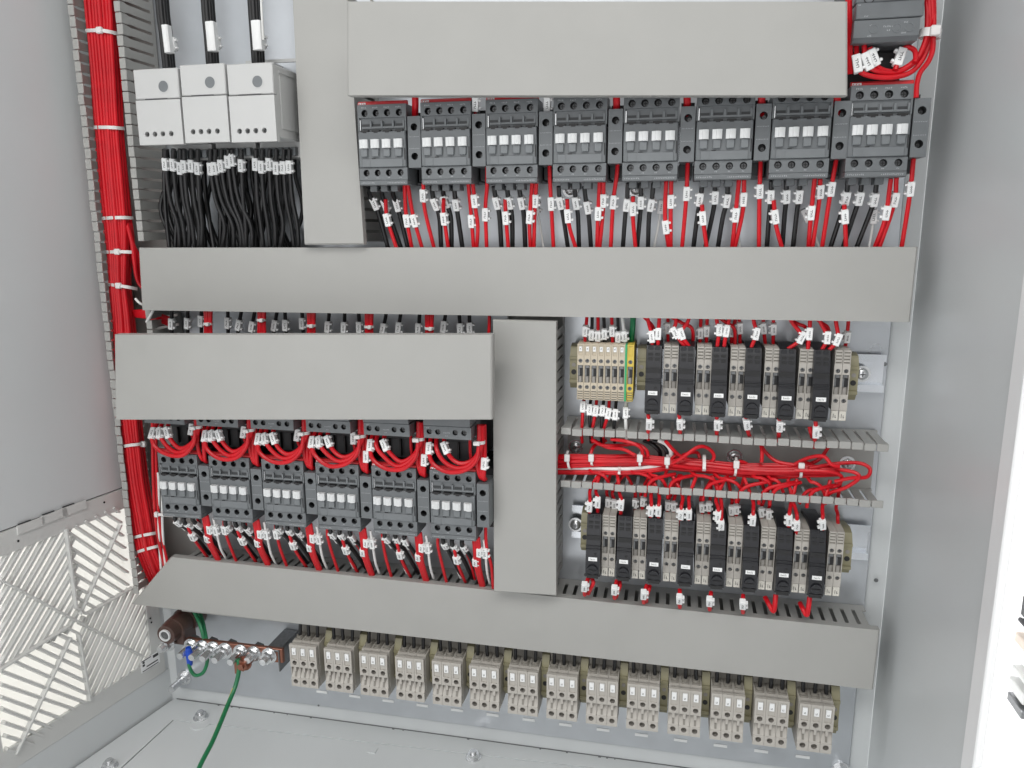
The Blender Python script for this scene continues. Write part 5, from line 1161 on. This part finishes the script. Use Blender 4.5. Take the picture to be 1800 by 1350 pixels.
# 12 below the lower holder row
for j, (x, y) in enumerate(((195, 845), (348, 862), (497, 885), (680, 908), (833, 920), (1003, 935))):
    sx_ = (215, 358, 512, 680, 840, 1003)[j]
    P = [V(sx_ + 2, y - 48, -0.058), V((sx_ + x) / 2 + 2, y - 24, -0.062), V(x, y, -0.063), V(x + 2, y + 42, -0.052)]
    wire(P, 'red', 0.0020, 'red wire with a white marker, under the %s lower black holder' % NTH[j], 'red wires under the lower holders', [marks_at(P, 740 + y / 2.903, 0)])
    if j < 3:
        P = [V(sx_ + 18, y - 44, -0.056), V(sx_ + 26 - 8 * j, y - 20, -0.060), V(sx_ + 12 - 6 * j, y + 12, -0.056), V(sx_, y + 36, -0.044)]
        wire(P, 'red', 0.0019, 'plain red wire beside the marked one under the %s lower black holder' % NTH[j], 'red wires under the lower holders')
for j, (a, b_, c) in enumerate((((1118, 900), (1160, 970), (1172, 885)), ((1296, 930), (1330, 990), (1345, 898)))):
    P = [V(*a, -0.046), V((a[0] + b_[0]) / 2 - 2, (a[1] + b_[1]) / 2, -0.054), V(*b_, -0.056), V((c[0] + b_[0]) / 2 + 2, (c[1] + b_[1]) / 2, -0.058), V(*c, -0.056)]
    wire(P, 'red', 0.0023, 'red wire bent in a sharp fold under the %s lower black holder' % ['seventh', 'last'][j], 'red wires under the lower holders')
# 13 bottom terminals: black wires coming down from the duct
for g in range(14):
    for k in range(3):
        x = TPT + g * TP + TW * (k + 0.5); xx = x + random.uniform(-0.0015, 0.0015)
        P = [Vector((xx, -0.0415, zB + 0.066)), Vector((xx, -0.043, zB + 0.048)), Vector((x, -0.0445, zB + 0.026))]
        mk = [0.38] if g in (0, 1, 2, 3, 4, 12, 13) else ([0.06] if g in (5, 6) else [])
        wire(P, 'black', 0.0019, 'short black wire into the %s terminal of the %s bottom group' % (POS3[k], ORD[g]), 'black wires into the bottom terminals', mk, size=0.72)
# 14 earth wires
P = [at(322, 1040, -0.02), at(345, 1082, -0.030), at(354, 1105, -0.036), at(359, 1124, -0.040)]; wire(P, 'green', 0.0022, 'green earth wire from duct to copper bar, nearer the insulator')
P = [at(340, 1050, -0.012), at(354, 1085, -0.024), at(360, 1110, -0.034), at(363, 1126, -0.040)]; wire(P, 'green', 0.0022, 'green earth wire reaching the copper bar from the duct, beside the other')
P = [at(333, 1158, -0.060), at(333, 1172, -0.062), at(340, 1185, -0.062), at(348, 1187, -0.062), at(358, 1181, -0.062), at(364, 1165, -0.058), at(364, 1150, -0.052)]
o = wire(P, 'green', 0.0020, 'short green earth wire looping under the copper bar with a blue lug')
b = MB(); b.tube([Vector((0, 0, 0.014)), Vector((0, 0, 0.009)), Vector((0, 0, 0.003)), Vector((0, 0, -0.007)), Vector((0, 0, -0.008))], [0.0030, 0.0040, 0.0036, 0.0030, 0.0022], 'blue', 12); b.build('blue_lug', o)
P = [at(419, 1158, -0.060), at(420, 1178, -0.062), at(414, 1205, -0.068), at(400, 1240, -0.085), at(375, 1300, -0.120), at(350, 1350, -0.150), at(335, 1400, -0.17)]
o = wire(P, 'green', 0.0024, 'long green and yellow earth wire hanging from the copper lug to the cabinet floor', n=8)
S = spline(P, 8); o0 = S[0]; b = MB(); b.tube([p - o0 + Vector((-0.0012, -0.0016, 0.0002)) for p in S[17:34]], 0.0009, 'yellow', 6); b.build('yellow_stripe', o)
# 15 loops at the small motor starter
Q = lambda a, b_, yy: at(1440 + a / 6.75, b_ / 6.75, yy)
for k, (q, mkv) in enumerate(((((440, 540), (445, 680), (470, 830), (600, 900), (850, 920), (1080, 860), (1230, 700), (1310, 500), (1330, 380), (1345, 150), (1330, -150)), 765), (((535, 540), (545, 650), (600, 800), (760, 860), (950, 850), (1130, 740), (1250, 560), (1300, 400), (1310, 150), (1290, -150)), 725),
                              (((600, 560), (640, 680), (700, 800), (850, 850), (1010, 810), (1160, 690), (1240, 540), (1275, 400), (1285, 150), (1270, -150)), 690), (((900, 830), (950, 690), (990, 590), (1060, 560), (1130, 600), (1145, 690), (1130, 740)), 685),
                              (((1150, 1160), (1160, 1000), (1200, 860), (1290, 740), (1345, 600), (1355, 400), (1360, 150), (1350, -150)), None))):
    P = [Q(a, b_, -0.086 - 0.003 * math.sin(i * .8 + k)) for i, (a, b_) in enumerate(q)]
    wire(P, 'red', 0.0019, 'red wire looping under the small motor starter, %s' % ['outermost loop', 'middle loop', 'inner loop', 'small hook by the black gap', 'straight one down to the side block'][k], 'red loops under the small motor starter', [marks_at(P, mkv / 6.75, 0, 0.28)] if mkv and k != 3 else ([0.28] if k == 3 else []), n=6, size=1.12, flip=1 if k != 3 else -1, lean=0.1)
p = Q(1312, 400, -0.0875); t = thing('cable_tie', p, 'white cable tie round the red loops beside the small motor starter', 'cable tie', 'white cable ties')
b = MB(); b.ring((0, 0.0005, -0.003), (0.12, 0, 1), 0.0068, 0.0076, 0.0060, 'tie', 20); b.build('strap', t); b = MB(); b.cbox(-0.002, 0.0050, -0.0100, -0.0060, -0.0032, 0.0040, 'tie', 0.0008); b.build('lock', t)
for j in range(2):
    P = [at(1490 + j * 3, -30, -0.09), at(1491 + j * 3, 60, -0.09), at(1493 + j * 2, 130, -0.085)]; wire(P, 'red', 0.0019, 'red wire half hidden behind the broad cover plate, %s one' % ['nearer', 'further'][j], 'red wires behind the broad cover plate')
for lb, ns in SEEN.items():
    if len(ns) > 1 and lb: print('SAME LABEL', lb, len(ns))
    if lb and len(lb.split()) > 16: print('LONG', lb)
